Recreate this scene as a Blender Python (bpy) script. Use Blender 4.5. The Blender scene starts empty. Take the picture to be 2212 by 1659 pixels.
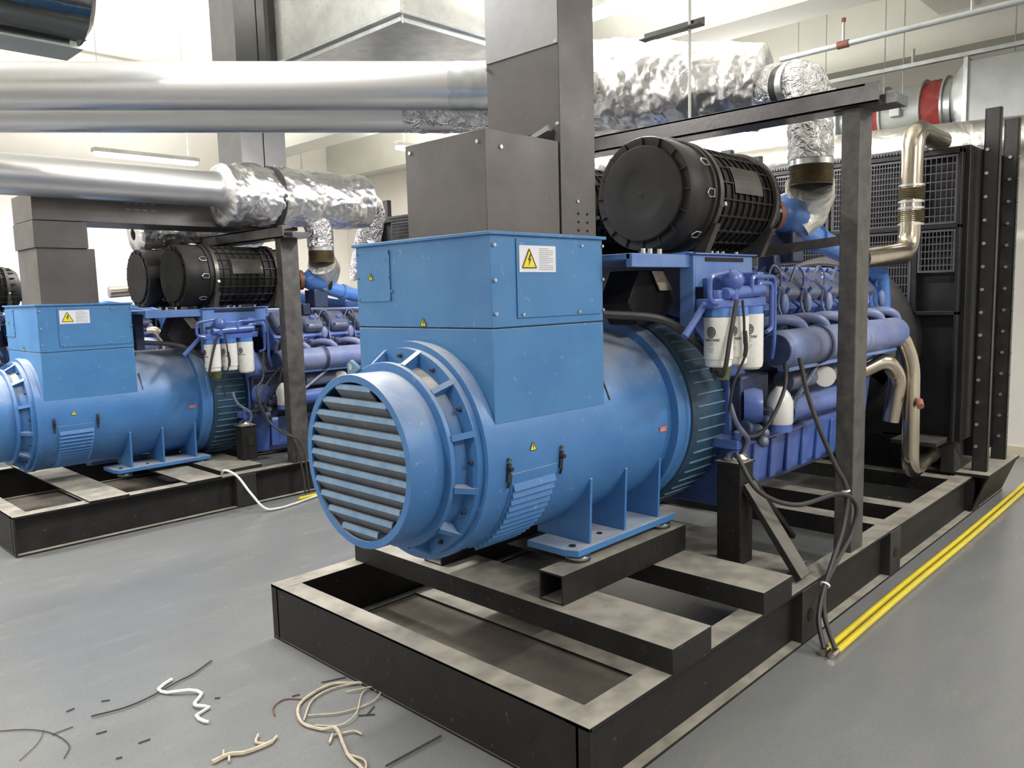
import bpy, math, random
from mathutils import Vector, Matrix, noise
random.seed(7)
S = bpy.context.scene
COL = S.collection
PI = math.pi

# ------------------------------------------------------------------ camera, world, lights, exposure
cam_d = bpy.data.cameras.new('camera')
cam_d.sensor_width = 36.0
cam_d.lens = 36.0 * 1710.0 / 2212.0
cam_d.clip_start = 0.05
cam_o = bpy.data.objects.new('camera', cam_d)
COL.objects.link(cam_o)
FWD = Vector((0.71440133, 0.69065693, -0.11235544))
RGT = Vector((0.69265792, -0.7207798, -0.02648577))
UPV = Vector((0.09927611, 0.05890241, 0.99331504))
Mc = Matrix((RGT, UPV, -FWD)).transposed().to_4x4()
Mc.translation = Vector((-1.7415, -1.3999, 1.55))
cam_o.matrix_world = Mc
S.camera = cam_o

W = bpy.data.worlds.new('world'); S.world = W
W.use_nodes = True
W.node_tree.nodes['Background'].inputs[0].default_value = (0.80, 0.84, 0.90, 1)
W.node_tree.nodes['Background'].inputs[1].default_value = 0.3

S.view_settings.view_transform = 'Standard'
S.view_settings.look = 'None'
S.view_settings.gamma = 1.0
S.view_settings.exposure = 0.35
S.view_settings.use_curve_mapping = False

# hanging fluorescent fixtures: (x, y, z, along, power)
FIXTURES = [(2.3, 8.5, 3.28, 'x', 110, .7), (-1.3, 5.4, 3.45, 'x', 95, .7), (-3.4, 6.6, 3.45, 'x', 90, .7), (-4.2, 1.6, 3.40, 'x', 85, .6), (0.3, -3.2, 3.35, 'x', 100, .5),
            (3.9, -2.6, 3.35, 'x', 110, .5), (2.60, 1.95, 3.36, 'y', 125, .6), (5.2, 6.6, 3.40, 'x', 110, .8), (5.35, 2.3, 3.10, 'y', 60, .35), (0.25, 2.35, 3.60, 'x', 80, .6)]

# ------------------------------------------------------------------ materials
MATS = {}
def nodes_of(m):
    m.use_nodes = True
    nt = m.node_tree
    return nt, nt.nodes, nt.links, nt.nodes['Principled BSDF']

def mat(name, c1, c2=None, rough=0.5, metal=0.0, scale=6.0, dust=0.0, dustcol=(0.30, 0.27, 0.23), bump=0.0, bscale=40.0, spec=0.5, rvar=0.12, speck=0.0, coat=0.0):
    m = bpy.data.materials.new(name)
    nt, N, L, P = nodes_of(m)
    tc = N.new('ShaderNodeTexCoord')
    n1 = N.new('ShaderNodeTexNoise'); n1.inputs['Scale'].default_value = scale; n1.inputs['Detail'].default_value = 8; n1.inputs['Roughness'].default_value = 0.65
    L.new(tc.outputs['Object'], n1.inputs['Vector'])
    c2 = c2 or tuple(x * 0.75 for x in c1)
    mx = N.new('ShaderNodeMix'); mx.data_type = 'RGBA'
    mx.inputs[6].default_value = (*c1, 1); mx.inputs[7].default_value = (*c2, 1)
    rp = N.new('ShaderNodeValToRGB'); rp.color_ramp.elements[0].position = 0.38; rp.color_ramp.elements[1].position = 0.66
    L.new(n1.outputs['Fac'], rp.inputs['Fac']); L.new(rp.outputs['Color'], mx.inputs[0])
    col = mx.outputs[2]
    if speck > 0:
        n3 = N.new('ShaderNodeTexNoise'); n3.inputs['Scale'].default_value = 34; n3.inputs['Detail'].default_value = 3
        L.new(tc.outputs['Object'], n3.inputs['Vector'])
        r3 = N.new('ShaderNodeValToRGB'); r3.color_ramp.elements[0].position = 0.66; r3.color_ramp.elements[1].position = 0.74
        L.new(n3.outputs['Fac'], r3.inputs['Fac'])
        mm = N.new('ShaderNodeMath'); mm.operation = 'MULTIPLY'; mm.inputs[1].default_value = speck
        L.new(r3.outputs['Color'], mm.inputs[0])
        m3 = N.new('ShaderNodeMix'); m3.data_type = 'RGBA'; m3.inputs[7].default_value = (*dustcol, 1)
        L.new(mm.outputs[0], m3.inputs[0]); L.new(col, m3.inputs[6]); col = m3.outputs[2]
    if dust > 0:   # dust settled on faces that look up
        g = N.new('ShaderNodeNewGeometry'); sx = N.new('ShaderNodeSeparateXYZ')
        L.new(g.outputs['Normal'], sx.inputs[0])
        mr = N.new('ShaderNodeMapRange'); mr.inputs[1].default_value = 0.35; mr.inputs[2].default_value = 0.95
        L.new(sx.outputs['Z'], mr.inputs[0])
        n2 = N.new('ShaderNodeTexNoise'); n2.inputs['Scale'].default_value = 9; n2.inputs['Detail'].default_value = 6
        L.new(tc.outputs['Object'], n2.inputs['Vector'])
        mr2 = N.new('ShaderNodeMapRange'); mr2.inputs[1].default_value = 0.3; mr2.inputs[2].default_value = 0.6; mr2.inputs[3].default_value = 0.55
        L.new(n2.outputs['Fac'], mr2.inputs[0])
        m1 = N.new('ShaderNodeMath'); m1.operation = 'MULTIPLY'; L.new(mr.outputs[0], m1.inputs[0]); L.new(mr2.outputs[0], m1.inputs[1])
        m2 = N.new('ShaderNodeMath'); m2.operation = 'MULTIPLY'; L.new(m1.outputs[0], m2.inputs[0]); m2.inputs[1].default_value = dust
        md = N.new('ShaderNodeMix'); md.data_type = 'RGBA'; md.inputs[7].default_value = (*dustcol, 1)
        L.new(m2.outputs[0], md.inputs[0]); L.new(col, md.inputs[6]); col = md.outputs[2]
        if metal > 0:
            ms = N.new('ShaderNodeMath'); ms.operation = 'MULTIPLY_ADD'; ms.inputs[1].default_value = -metal; ms.inputs[2].default_value = metal
            L.new(m2.outputs[0], ms.inputs[0]); L.new(ms.outputs[0], P.inputs['Metallic'])
    L.new(col, P.inputs['Base Color'])
    mrr = N.new('ShaderNodeMapRange'); mrr.inputs[3].default_value = max(rough - rvar, 0.03); mrr.inputs[4].default_value = min(rough + rvar, 1)
    L.new(n1.outputs['Fac'], mrr.inputs[0]); L.new(mrr.outputs[0], P.inputs['Roughness'])
    if not (metal > 0 and dust > 0): P.inputs['Metallic'].default_value = metal
    P.inputs['Specular IOR Level'].default_value = spec
    if coat: P.inputs['Coat Weight'].default_value = coat; P.inputs['Coat Roughness'].default_value = 0.15
    if bump > 0:
        nb = N.new('ShaderNodeTexNoise'); nb.inputs['Scale'].default_value = bscale; nb.inputs['Detail'].default_value = 5
        L.new(tc.outputs['Object'], nb.inputs['Vector'])
        b = N.new('ShaderNodeBump'); b.inputs['Strength'].default_value = bump; b.inputs['Distance'].default_value = 0.01
        L.new(nb.outputs['Fac'], b.inputs['Height']); L.new(b.outputs[0], P.inputs['Normal'])
    MATS[name] = m
    return m

def foil_mat(name, col, rough, bump, vscale):
    m = bpy.data.materials.new(name)
    nt, N, L, P = nodes_of(m)
    P.inputs['Base Color'].default_value = (*col, 1); P.inputs['Metallic'].default_value = 1.0
    P.inputs['Roughness'].default_value = rough
    tc = N.new('ShaderNodeTexCoord')
    v = N.new('ShaderNodeTexVoronoi'); v.inputs['Scale'].default_value = vscale; v.feature = 'F1'
    nz = N.new('ShaderNodeTexNoise'); nz.inputs['Scale'].default_value = vscale * 0.7; nz.inputs['Detail'].default_value = 6; nz.inputs['Distortion'].default_value = 1.2
    mp = N.new('ShaderNodeMapping'); L.new(tc.outputs['Object'], mp.inputs[0]); L.new(mp.outputs[0], nz.inputs['Vector'])
    ad = N.new('ShaderNodeVectorMath'); ad.operation = 'MULTIPLY_ADD'; ad.inputs[1].default_value = (0.25, 0.25, 0.25)
    L.new(nz.outputs['Color'], ad.inputs[0]); L.new(mp.outputs[0], ad.inputs[2]); L.new(ad.outputs[0], v.inputs['Vector'])
    mxm = N.new('ShaderNodeMath'); mxm.operation = 'ADD'; L.new(v.outputs['Distance'], mxm.inputs[0]); L.new(nz.outputs['Fac'], mxm.inputs[1])
    b = N.new('ShaderNodeBump'); b.inputs['Strength'].default_value = bump; b.inputs['Distance'].default_value = 0.03
    L.new(mxm.outputs[0], b.inputs['Height']); L.new(b.outputs[0], P.inputs['Normal'])
    MATS[name] = m
    return m

def emis(name, col, st):
    m = bpy.data.materials.new(name)
    nt, N, L, P = nodes_of(m)
    P.inputs['Base Color'].default_value = (*col, 1)
    P.inputs['Emission Color'].default_value = (*col, 1); P.inputs['Emission Strength'].default_value = st
    MATS[name] = m
    return m

mat('alt_blue', (0.058, 0.185, 0.43), (0.042, 0.15, 0.38), rough=0.42, scale=3.0, dust=0.9, dustcol=(0.47, 0.48, 0.50), speck=0.25, bump=0.05, bscale=160)
mat('cab_blue', (0.056, 0.195, 0.41), (0.040, 0.155, 0.37), rough=0.5, scale=2.4, dust=0.6, dustcol=(0.40, 0.42, 0.44), speck=0.22, bump=0.04, bscale=220)
mat('louver_blue', (0.19, 0.30, 0.43), (0.11, 0.23, 0.40), rough=0.6, scale=14, dust=0.6, dustcol=(0.34, 0.38, 0.42), speck=0.2)
mat('louver_grey', (0.14, 0.155, 0.18), (0.10, 0.12, 0.16), rough=0.7, scale=14, dust=0.4, dustcol=(0.34, 0.36, 0.38), speck=0.2)
mat('alt_dusty', (0.058, 0.185, 0.43), (0.042, 0.15, 0.38), rough=0.6, scale=3.0, dust=1.0, dustcol=(0.62, 0.55, 0.42))
mat('guard_blue', (0.018, 0.055, 0.10), (0.012, 0.04, 0.08), rough=0.5, scale=6, dust=0.5, dustcol=(0.2, 0.22, 0.23))
mat('rib_blue', (0.13, 0.24, 0.33), (0.09, 0.2, 0.3), rough=0.5)
mat('eng_blue', (0.075, 0.135, 0.42), (0.045, 0.09, 0.30), rough=0.36, scale=7, dust=0.4, dustcol=(0.30, 0.33, 0.42), bump=0.05, bscale=70, coat=0.2)
mat('manifold_blue', (0.19, 0.22, 0.36), (0.10, 0.145, 0.34), rough=0.42, scale=3.5, dust=0.4, dustcol=(0.36, 0.38, 0.46))
mat('eng_dark', (0.02, 0.034, 0.09), (0.012, 0.018, 0.05), rough=0.5, scale=8, dust=0.35, dustcol=(0.14, 0.14, 0.16))
mat('eng_grey', (0.16, 0.17, 0.22), (0.09, 0.11, 0.19), rough=0.42, scale=12, metal=0.2, bump=0.08, bscale=60)
mat('pipe_blue', (0.07, 0.19, 0.50), (0.05, 0.14, 0.42), rough=0.28, scale=4, coat=0.3, dust=0.3, dustcol=(0.35, 0.42, 0.55))
mat('black_steel', (0.012, 0.011, 0.011), (0.020, 0.018, 0.017), rough=0.55, scale=7, dust=0.92, dustcol=(0.36, 0.335, 0.285), spec=0.25, speck=0.12, bump=0.06, bscale=50)
mat('beam_steel', (0.16, 0.155, 0.16), (0.11, 0.105, 0.11), rough=0.3, metal=0.75, scale=8, bump=0.05, bscale=50)
mat('dark_frame', (0.013, 0.012, 0.012), (0.026, 0.024, 0.023), rough=0.5, scale=10, dust=0.4, dustcol=(0.17, 0.16, 0.16), bump=0.05, bscale=50)
mat('post_steel', (0.032, 0.030, 0.029), (0.078, 0.072, 0.068), rough=0.55, scale=14, dust=0.4, dustcol=(0.3, 0.29, 0.29), bump=0.1, bscale=40)
mat('black_plastic', (0.007, 0.0065, 0.0065), (0.011, 0.010, 0.010), rough=0.55, scale=12, dust=0.5, dustcol=(0.09, 0.083, 0.075), spec=0.35)
mat('cover_plastic', (0.016, 0.015, 0.015), (0.009, 0.0085, 0.0085), rough=0.62, scale=4, speck=0.03, spec=0.3)
mat('strap_grey', (0.11, 0.10, 0.09), (0.07, 0.065, 0.06), rough=0.4, metal=0.6)
mat('rad_black', (0.006, 0.006, 0.0065), (0.010, 0.0095, 0.010), rough=0.45, scale=6, dust=0.4, dustcol=(0.06, 0.06, 0.06), spec=0.35)
mat('rad_grid', (0.075, 0.073, 0.08), (0.05, 0.048, 0.055), rough=0.45, metal=0.3)
mat('duct_grey', (0.105, 0.096, 0.093), (0.080, 0.073, 0.072), rough=0.44, metal=0.35, scale=3.5, dust=0.5, dustcol=(0.3, 0.29, 0.28), speck=0.12, bump=0.03, bscale=180)
mat('duct_light', (0.30, 0.30, 0.31), (0.24, 0.24, 0.25), rough=0.45, metal=0.4, scale=3)
mat('zinc', (0.55, 0.57, 0.58), (0.42, 0.44, 0.46), rough=0.32, metal=0.85, scale=9, bump=0.03, bscale=20)
mat('galvanised', (0.66, 0.67, 0.66), (0.40, 0.42, 0.43), rough=0.3, metal=0.7, scale=2.2, rvar=0.2, bump=0.1, bscale=3)
mat('zinc_dull', (0.42, 0.44, 0.43), (0.36, 0.38, 0.37), rough=0.5, metal=0.45, scale=4)
mat('smooth_clad', (0.60, 0.60, 0.61), (0.54, 0.54, 0.55), rough=0.34, metal=0.85, scale=1.2, rvar=0.05)
mat('nickel', (0.50, 0.45, 0.37), (0.40, 0.35, 0.27), rough=0.2, metal=0.95, scale=4, bump=0.04, bscale=9)
mat('bellows', (0.16, 0.13, 0.08), (0.10, 0.08, 0.05), rough=0.4, metal=0.7)
mat('chrome', (0.80, 0.80, 0.78), (0.7, 0.7, 0.68), rough=0.12, metal=1.0)
mat('bolt', (0.62, 0.62, 0.60), (0.45, 0.45, 0.44), rough=0.3, metal=0.8)
mat('hole', (0.006, 0.006, 0.006), rough=0.8)
mat('white_filter', (0.70, 0.69, 0.66), (0.64, 0.63, 0.60), rough=0.3, scale=3)
mat('bracket_blue', (0.12, 0.22, 0.46), (0.07, 0.15, 0.42), rough=0.35, scale=4, dust=0.3, dustcol=(0.35, 0.4, 0.5), coat=0.2)
mat('label_white', (0.72, 0.72, 0.78), (0.66, 0.66, 0.73), rough=0.5)
mat('label_line', (0.45, 0.45, 0.50), rough=0.6)
mat('label_yellow', (0.78, 0.66, 0.01), (0.70, 0.60, 0.01), rough=0.5)
mat('label_black', (0.03, 0.03, 0.02), rough=0.5)
mat('label_red', (0.50, 0.10, 0.09), (0.42, 0.12, 0.11), rough=0.5)
mat('red_flex', (0.33, 0.035, 0.03), (0.22, 0.03, 0.025), rough=0.6, scale=12, bump=0.8, bscale=14)
mat('cable_black', (0.02, 0.019, 0.019), (0.03, 0.03, 0.03), rough=0.5)
mat('cable_white', (0.66, 0.66, 0.62), rough=0.4)
mat('yellow_tube', (0.62, 0.49, 0.02), (0.50, 0.40, 0.03), rough=0.35, scale=3)
mat('rust_red', (0.16, 0.05, 0.03), (0.10, 0.04, 0.03), rough=0.7)
mat('copper', (0.45, 0.20, 0.14), rough=0.4, metal=0.4)
mat('straw', (0.52, 0.46, 0.36), (0.38, 0.32, 0.24), rough=0.8, scale=30)
mat('paper_white', (0.74, 0.74, 0.72), rough=0.7)
mat('twig', (0.05, 0.045, 0.04), rough=0.8)
mat('green_gauge', (0.09, 0.10, 0.03), rough=0.3)
mat('wall_paint', (0.76, 0.73, 0.68), (0.70, 0.67, 0.62), rough=0.8, scale=0.7, bump=0.05, bscale=12)
mat('ceil_paint', (0.70, 0.69, 0.63), (0.62, 0.61, 0.55), rough=0.85, scale=0.9, bump=0.05, bscale=8)
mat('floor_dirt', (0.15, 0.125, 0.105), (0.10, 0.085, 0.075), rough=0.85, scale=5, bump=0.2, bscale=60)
mat('trim_paint', (0.62, 0.57, 0.42), (0.52, 0.48, 0.36), rough=0.7)
foil_mat('foil', (0.86, 0.85, 0.86), 0.34, 0.6, 4.0)
foil_mat('foil_dense', (0.74, 0.73, 0.74), 0.22, 0.8, 17.0)
foil_mat('foil_soft', (0.80, 0.78, 0.74), 0.42, 0.35, 7.0)
foil_mat('foil_dark', (0.12, 0.13, 0.135), 0.16, 0.2, 3.0)
emis('tube_glow', (1.0, 1.0, 0.98), 14.0)

def floor_material():
    m = bpy.data.materials.new('epoxy_floor'); nt, N, L, P = nodes_of(m)
    tc = N.new('ShaderNodeTexCoord')
    a = N.new('ShaderNodeTexNoise'); a.inputs['Scale'].default_value = 0.7; a.inputs['Detail'].default_value = 9; a.inputs['Roughness'].default_value = 0.6
    b = N.new('ShaderNodeTexNoise'); b.inputs['Scale'].default_value = 260; b.inputs['Detail'].default_value = 2
    mp = N.new('ShaderNodeMapping'); mp.inputs['Scale'].default_value = (1.0, 3.5, 1.0); mp.inputs['Rotation'].default_value = (0, 0, 0.5)
    s = N.new('ShaderNodeTexNoise'); s.inputs['Scale'].default_value = 2.2; s.inputs['Detail'].default_value = 2.5
    L.new(tc.outputs['Object'], a.inputs['Vector']); L.new(tc.outputs['Object'], b.inputs['Vector'])
    L.new(tc.outputs['Object'], mp.inputs[0]); L.new(mp.outputs[0], s.inputs['Vector'])
    m1 = N.new('ShaderNodeMix'); m1.data_type = 'RGBA'; m1.inputs[6].default_value = (0.145, 0.150, 0.152, 1); m1.inputs[7].default_value = (0.195, 0.198, 0.20, 1)
    L.new(a.outputs['Fac'], m1.inputs[0])
    m2 = N.new('ShaderNodeMix'); m2.data_type = 'RGBA'; m2.blend_type = 'OVERLAY'; m2.inputs[0].default_value = 0.45
    L.new(m1.outputs[2], m2.inputs[6]); L.new(b.outputs['Color'], m2.inputs[7])
    r = N.new('ShaderNodeValToRGB'); r.color_ramp.elements[0].position = 0.45; r.color_ramp.elements[1].position = 0.75
    L.new(s.outputs['Fac'], r.inputs['Fac'])
    m3 = N.new('ShaderNodeMix'); m3.data_type = 'RGBA'; m3.inputs[7].default_value = (0.24, 0.235, 0.22, 1)
    mu = N.new('ShaderNodeMath'); mu.operation = 'MULTIPLY'; mu.inputs[1].default_value = 0.22
    L.new(r.outputs['Color'], mu.inputs[0]); L.new(mu.outputs[0], m3.inputs[0]); L.new(m2.outputs[2], m3.inputs[6])
    L.new(m3.outputs[2], P.inputs['Base Color'])
    mr = N.new('ShaderNodeMapRange'); mr.inputs[3].default_value = 0.16; mr.inputs[4].default_value = 0.34
    L.new(s.outputs['Fac'], mr.inputs[0]); L.new(mr.outputs[0], P.inputs['Roughness'])
    P.inputs['Specular IOR Level'].default_value = 0.45
    MATS['epoxy_floor'] = m
floor_material()

# ------------------------------------------------------------------ mesh builder
def frame_of(d):
    d = d.normalized()
    a = Vector((0, 0, 1)) if abs(d.z) < 0.9 else Vector((1, 0, 0))
    u = a.cross(d).normalized()
    return u, d.cross(u).normalized(), d

def catmull(pts, k=6):
    P = [Vector(p) for p in pts]
    if len(P) < 3: return P
    out = []
    Q = [P[0] * 2 - P[1]] + P + [P[-1] * 2 - P[-2]]
    for i in range(1, len(Q) - 2):
        for j in range(k):
            t = j / k
            out.append(0.5 * ((2 * Q[i]) + (-Q[i-1] + Q[i+1]) * t + (2*Q[i-1] - 5*Q[i] + 4*Q[i+1] - Q[i+2]) * t*t + (-Q[i-1] + 3*Q[i] - 3*Q[i+1] + Q[i+2]) * t**3))
    out.append(P[-1])
    return out

def bend(pts, r, k=6):
    """polyline with corners rounded to radius r"""
    P = [Vector(p) for p in pts]; out = [P[0]]
    for i in range(1, len(P) - 1):
        a = (P[i-1] - P[i]); b = (P[i+1] - P[i]); rr = min(r, a.length * 0.49, b.length * 0.49)
        p0 = P[i] + a.normalized() * rr; p1 = P[i] + b.normalized() * rr
        for j in range(k + 1):
            t = j / k
            out.append(p0 * (1-t)**2 + P[i] * 2*t*(1-t) + p1 * t*t)
    out.append(P[-1])
    return out

class MB:
    def __init__(s): s.v = []; s.f = []; s.p = []
    def add(s, vs, fs):
        o = len(s.v); s.p.append(([Vector(v) for v in vs], list(fs))); s.v += [Vector(v) for v in vs]; s.f += [tuple(i + o for i in f) for f in fs]; return s
    def box(s, x0, x1, y0, y1, z0, z1):
        return s.add([(x0,y0,z0),(x1,y0,z0),(x1,y1,z0),(x0,y1,z0),(x0,y0,z1),(x1,y0,z1),(x1,y1,z1),(x0,y1,z1)],
                     [(0,3,2,1),(4,5,6,7),(0,1,5,4),(1,2,6,5),(2,3,7,6),(3,0,4,7)])
    def bar(s, p0, p1, w, h, up=(0,0,1)):
        p0 = Vector(p0); p1 = Vector(p1); d = (p1-p0).normalized(); up = Vector(up)
        u = d.cross(up)
        if u.length < 1e-4: u = d.cross(Vector((1,0,0)))
        u.normalize(); n = u.cross(d).normalized(); u *= w/2; n *= h/2
        return s.add([p0-u-n,p0+u-n,p0+u+n,p0-u+n,p1-u-n,p1+u-n,p1+u+n,p1-u+n], [(0,1,2,3),(7,6,5,4),(0,4,5,1),(1,5,6,2),(2,6,7,3),(3,7,4,0)])
    def prism(s, pts, off):
        n = len(pts); off = Vector(off); P = [Vector(p) for p in pts]
        return s.add(P + [p+off for p in P], [tuple(range(n))[::-1], tuple(range(n, 2*n))] + [(i,(i+1)%n,n+(i+1)%n,n+i) for i in range(n)])
    def lathe(s, p0, axis, prof, n=40, closed=False, nz=None, a0=0.0, a1=2*PI):
        u, w, d = frame_of(Vector(axis)); p0 = Vector(p0); m = len(prof); vs = []; full = abs(a1-a0-2*PI) < 1e-6
        nn = n if full else n + 1
        for t, r in prof:
            for i in range(nn):
                a = a0 + (a1-a0) * i / n; dr = r
                pos = p0 + d*t + (u*math.cos(a) + w*math.sin(a)) * r
                if nz: dr = r + nz(pos, t, a)
                vs.append(p0 + d*t + (u*math.cos(a) + w*math.sin(a)) * dr)
        fs = []
        for j in range(m if closed else m-1):
            j2 = (j+1) % m
            for i in range(n):
                i2 = (i+1) % nn
                fs.append((j*nn+i, j*nn+i2, j2*nn+i2, j2*nn+i))
        return s.add(vs, fs)
    def cyl(s, p0, p1, r0, r1=None, n=24, cap=True):
        p0 = Vector(p0); p1 = Vector(p1); r1 = r0 if r1 is None else r1; L = (p1-p0).length
        pr = [(0,r0),(L,r1)]
        if cap: pr = [(0,1e-4)] + pr + [(L,1e-4)]
        return s.lathe(p0, p1-p0, pr, n)
    def ring(s, p0, axis, t0, t1, ri, ro, n=40):
        return s.lathe(p0, axis, [(t0,ri),(t0,ro),(t1,ro),(t1,ri)], n, closed=True)
    def tube(s, path, r, n=12, cap=True, nz=None):
        P = [Vector(p) for p in path]; vs = []; fs = []
        rs = r if isinstance(r, (list, tuple)) else [r]*len(P)
        t = (P[1]-P[0]).normalized(); u, w, _ = frame_of(t)
        for i, p in enumerate(P):
            t2 = ((P[min(i+1,len(P)-1)] - P[max(i-1,0)])).normalized()
            q = t.rotation_difference(t2); u = q @ u; w = q @ w; t = t2
            for k in range(n):
                a = 2*PI*k/n; rr = rs[i]
                if nz: rr += nz(p + (u*math.cos(a)+w*math.sin(a))*rr, i, a)
                vs.append(p + (u*math.cos(a)+w*math.sin(a))*rr)
        for i in range(len(P)-1):
            for k in range(n):
                k2 = (k+1)%n; fs.append((i*n+k, i*n+k2, (i+1)*n+k2, (i+1)*n+k))
        if cap:
            fs.append(tuple(range(n))[::-1]); fs.append(tuple(range((len(P)-1)*n, len(P)*n)))
        return s.add(vs, fs)
    def ball(s, c, r, n=12, sc=(1,1,1)):
        vs = []; fs = []; m = n//2
        for j in range(m+1):
            th = PI*j/m
            for i in range(n):
                a = 2*PI*i/n
                vs.append((c[0]+r*sc[0]*math.sin(th)*math.cos(a), c[1]+r*sc[1]*math.sin(th)*math.sin(a), c[2]+r*sc[2]*math.cos(th)))
        for j in range(m):
            for i in range(n): fs.append((j*n+i, (j+1)*n+i, (j+1)*n+(i+1)%n, j*n+(i+1)%n))
        return s.add(vs, fs)
    def each(s, name, m, parent, **k):
        last = None
        for vs, fs in s.p: last = MB().add(vs, fs).build(name, m, parent, **k)
        return last
    def build(s, name, m, parent=None, bevel=0.0, smooth=35, shift=None):
        me = bpy.data.meshes.new(name)
        off = Vector(parent['_o']) if parent is not None else Vector((0,0,0))
        if shift is not None: off = Vector(shift)
        me.from_pydata([tuple(v-off) for v in s.v], [], s.f)
        me.validate(); me.update()
        import bmesh
        b = bmesh.new(); b.from_mesh(me); bmesh.ops.recalc_face_normals(b, faces=b.faces); b.to_mesh(me); b.free()
        if smooth:
            me.polygons.foreach_set('use_smooth', [True]*len(me.polygons))
            me.set_sharp_from_angle(angle=math.radians(smooth))
        o = bpy.data.objects.new(name, me); COL.objects.link(o)
        me.materials.append(MATS[m])
        if parent is not None:
            o.parent = parent; o['_o'] = list(parent['_o'])
        elif shift is not None:
            o.location = Vector(shift); o['_o'] = list(shift)
        else: o['_o'] = [0,0,0]
        if bevel:
            md = o.modifiers.new('bevel', 'BEVEL'); md.width = bevel; md.segments = 2; md.limit_method = 'ANGLE'; md.angle_limit = math.radians(40)
        return o

def thing(name, loc, label, cat, group=None):
    o = bpy.data.objects.new(name, None); COL.objects.link(o)
    o.empty_display_size = 0.1
    o.location = loc; o['_o'] = list(loc); o['label'] = label; o['category'] = cat
    if group: o['group'] = group
    return o
def tag(o, label, cat, group=None):
    o['label'] = label; o['category'] = cat
    if group: o['group'] = group
    return o
def struct(o): o['kind'] = 'structure'; return o
def kids(o): return list(KIDS.get(o.name, []))
def copy_tree(o, loc=None, label=None, parent=None, skip=()):
    c = o.copy(); COL.objects.link(c)
    if parent is not None: c.parent = parent
    if loc is not None: c.location = loc
    if label: c['label'] = label
    for ch in CH(o):
        if ch.name.split('.')[0] in skip: continue
        copy_tree(ch, parent=c, skip=skip)
    return c
def CH(o): return [x for x in ALL() if x.parent == o]
_all = []
def ALL(): return list(bpy.data.objects)

# ------------------------------------------------------------------ the room
XB, XF, YL, YR, ZC = 6.35, -6.0, 10.3, -5.0, 4.9
def slab(name, m, *a): return struct(MB().box(*a).build(name, m, smooth=0))
slab('floor', 'epoxy_floor', XF, XB, YR, YL, -0.1, 0.0)
slab('ceiling', 'ceil_paint', XF, XB, YR, YL, ZC, ZC+0.15)
slab('wall_back', 'wall_paint', XB, XB+0.2, YR, YL, -0.1, ZC)
slab('wall_left', 'wall_paint', XF, XB, YL, YL+0.2, -0.1, ZC)
slab('wall_front', 'wall_paint', XF-0.2, XF, YR, YL, -0.1, ZC)
slab('wall_right', 'wall_paint', XF, XB, YR-0.2, YR, -0.1, ZC)
slab('trim_1', 'trim_paint', XB-0.02, XB, YR, YL, 0.0, 0.09)
# concrete ceiling beams across the hall and one along it
slab('trim_2', 'ceil_paint', 4.15, 4.55, YR, YL, 3.62, ZC)
slab('trim_4', 'ceil_paint', XB-0.35, XB, YR, YL, 3.55, ZC)
slab('trim_5', 'ceil_paint', 4.55, XB-0.35, 0.55, 0.85, 3.85, ZC)

# ------------------------------------------------------------------ generator set (built at its own place, copied for the sets behind)
AY, AZ = 0.93, 0.972          # axis of the alternator
AX = (1, 0, 0)
def my(y): return 2*AY - y

def bolt_row(parent, pts, r=0.006, h=0.005, d=(0, -1, 0), m='bolt', name='bolt'):
    b = MB(); d = Vector(d)
    for p in pts:
        p = Vector(p); b.cyl(p, p + d*h, r, r*0.8, n=6)
    return b.each(name, m, parent)

def warn_triangle(parent, c, u, w, n, s, name='warning_sticker', label=None):
    """yellow triangle with a black bolt, lying on a face: centre c, right u, up w, outward n"""
    c = Vector(c); u = Vector(u); w = Vector(w); n = Vector(n)
    def q(x, y, k): return c + u*x*s + w*y*s + n*k
    tri = [(-0.5, -0.42), (0.5, -0.42), (0, 0.48)]
    b = MB().prism([q(x, y, 0.0005) for x, y in tri], n*0.001)
    o = b.build(name, 'label_yellow', parent, smooth=0)
    e = MB()
    for i in range(3):
        a = tri[i]; t = tri[(i+1) % 3]
        e.bar(q(a[0]*0.94, a[1]*0.94, 0.002), q(t[0]*0.94, t[1]*0.94, 0.002), s*0.045, 0.0012, up=n)
    zz = [(0.06, 0.24), (-0.10, -0.05), (-0.01, -0.05), (-0.05, -0.30), (0.12, 0.02), (0.03, 0.02), (0.14, 0.24)]
    e.prism([q(x, y, 0.0015) for x, y in zz], n*0.001)
    e.build('warning_symbol', 'label_black', o, smooth=0)
    if label: o['label'] = label
    return o

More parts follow.
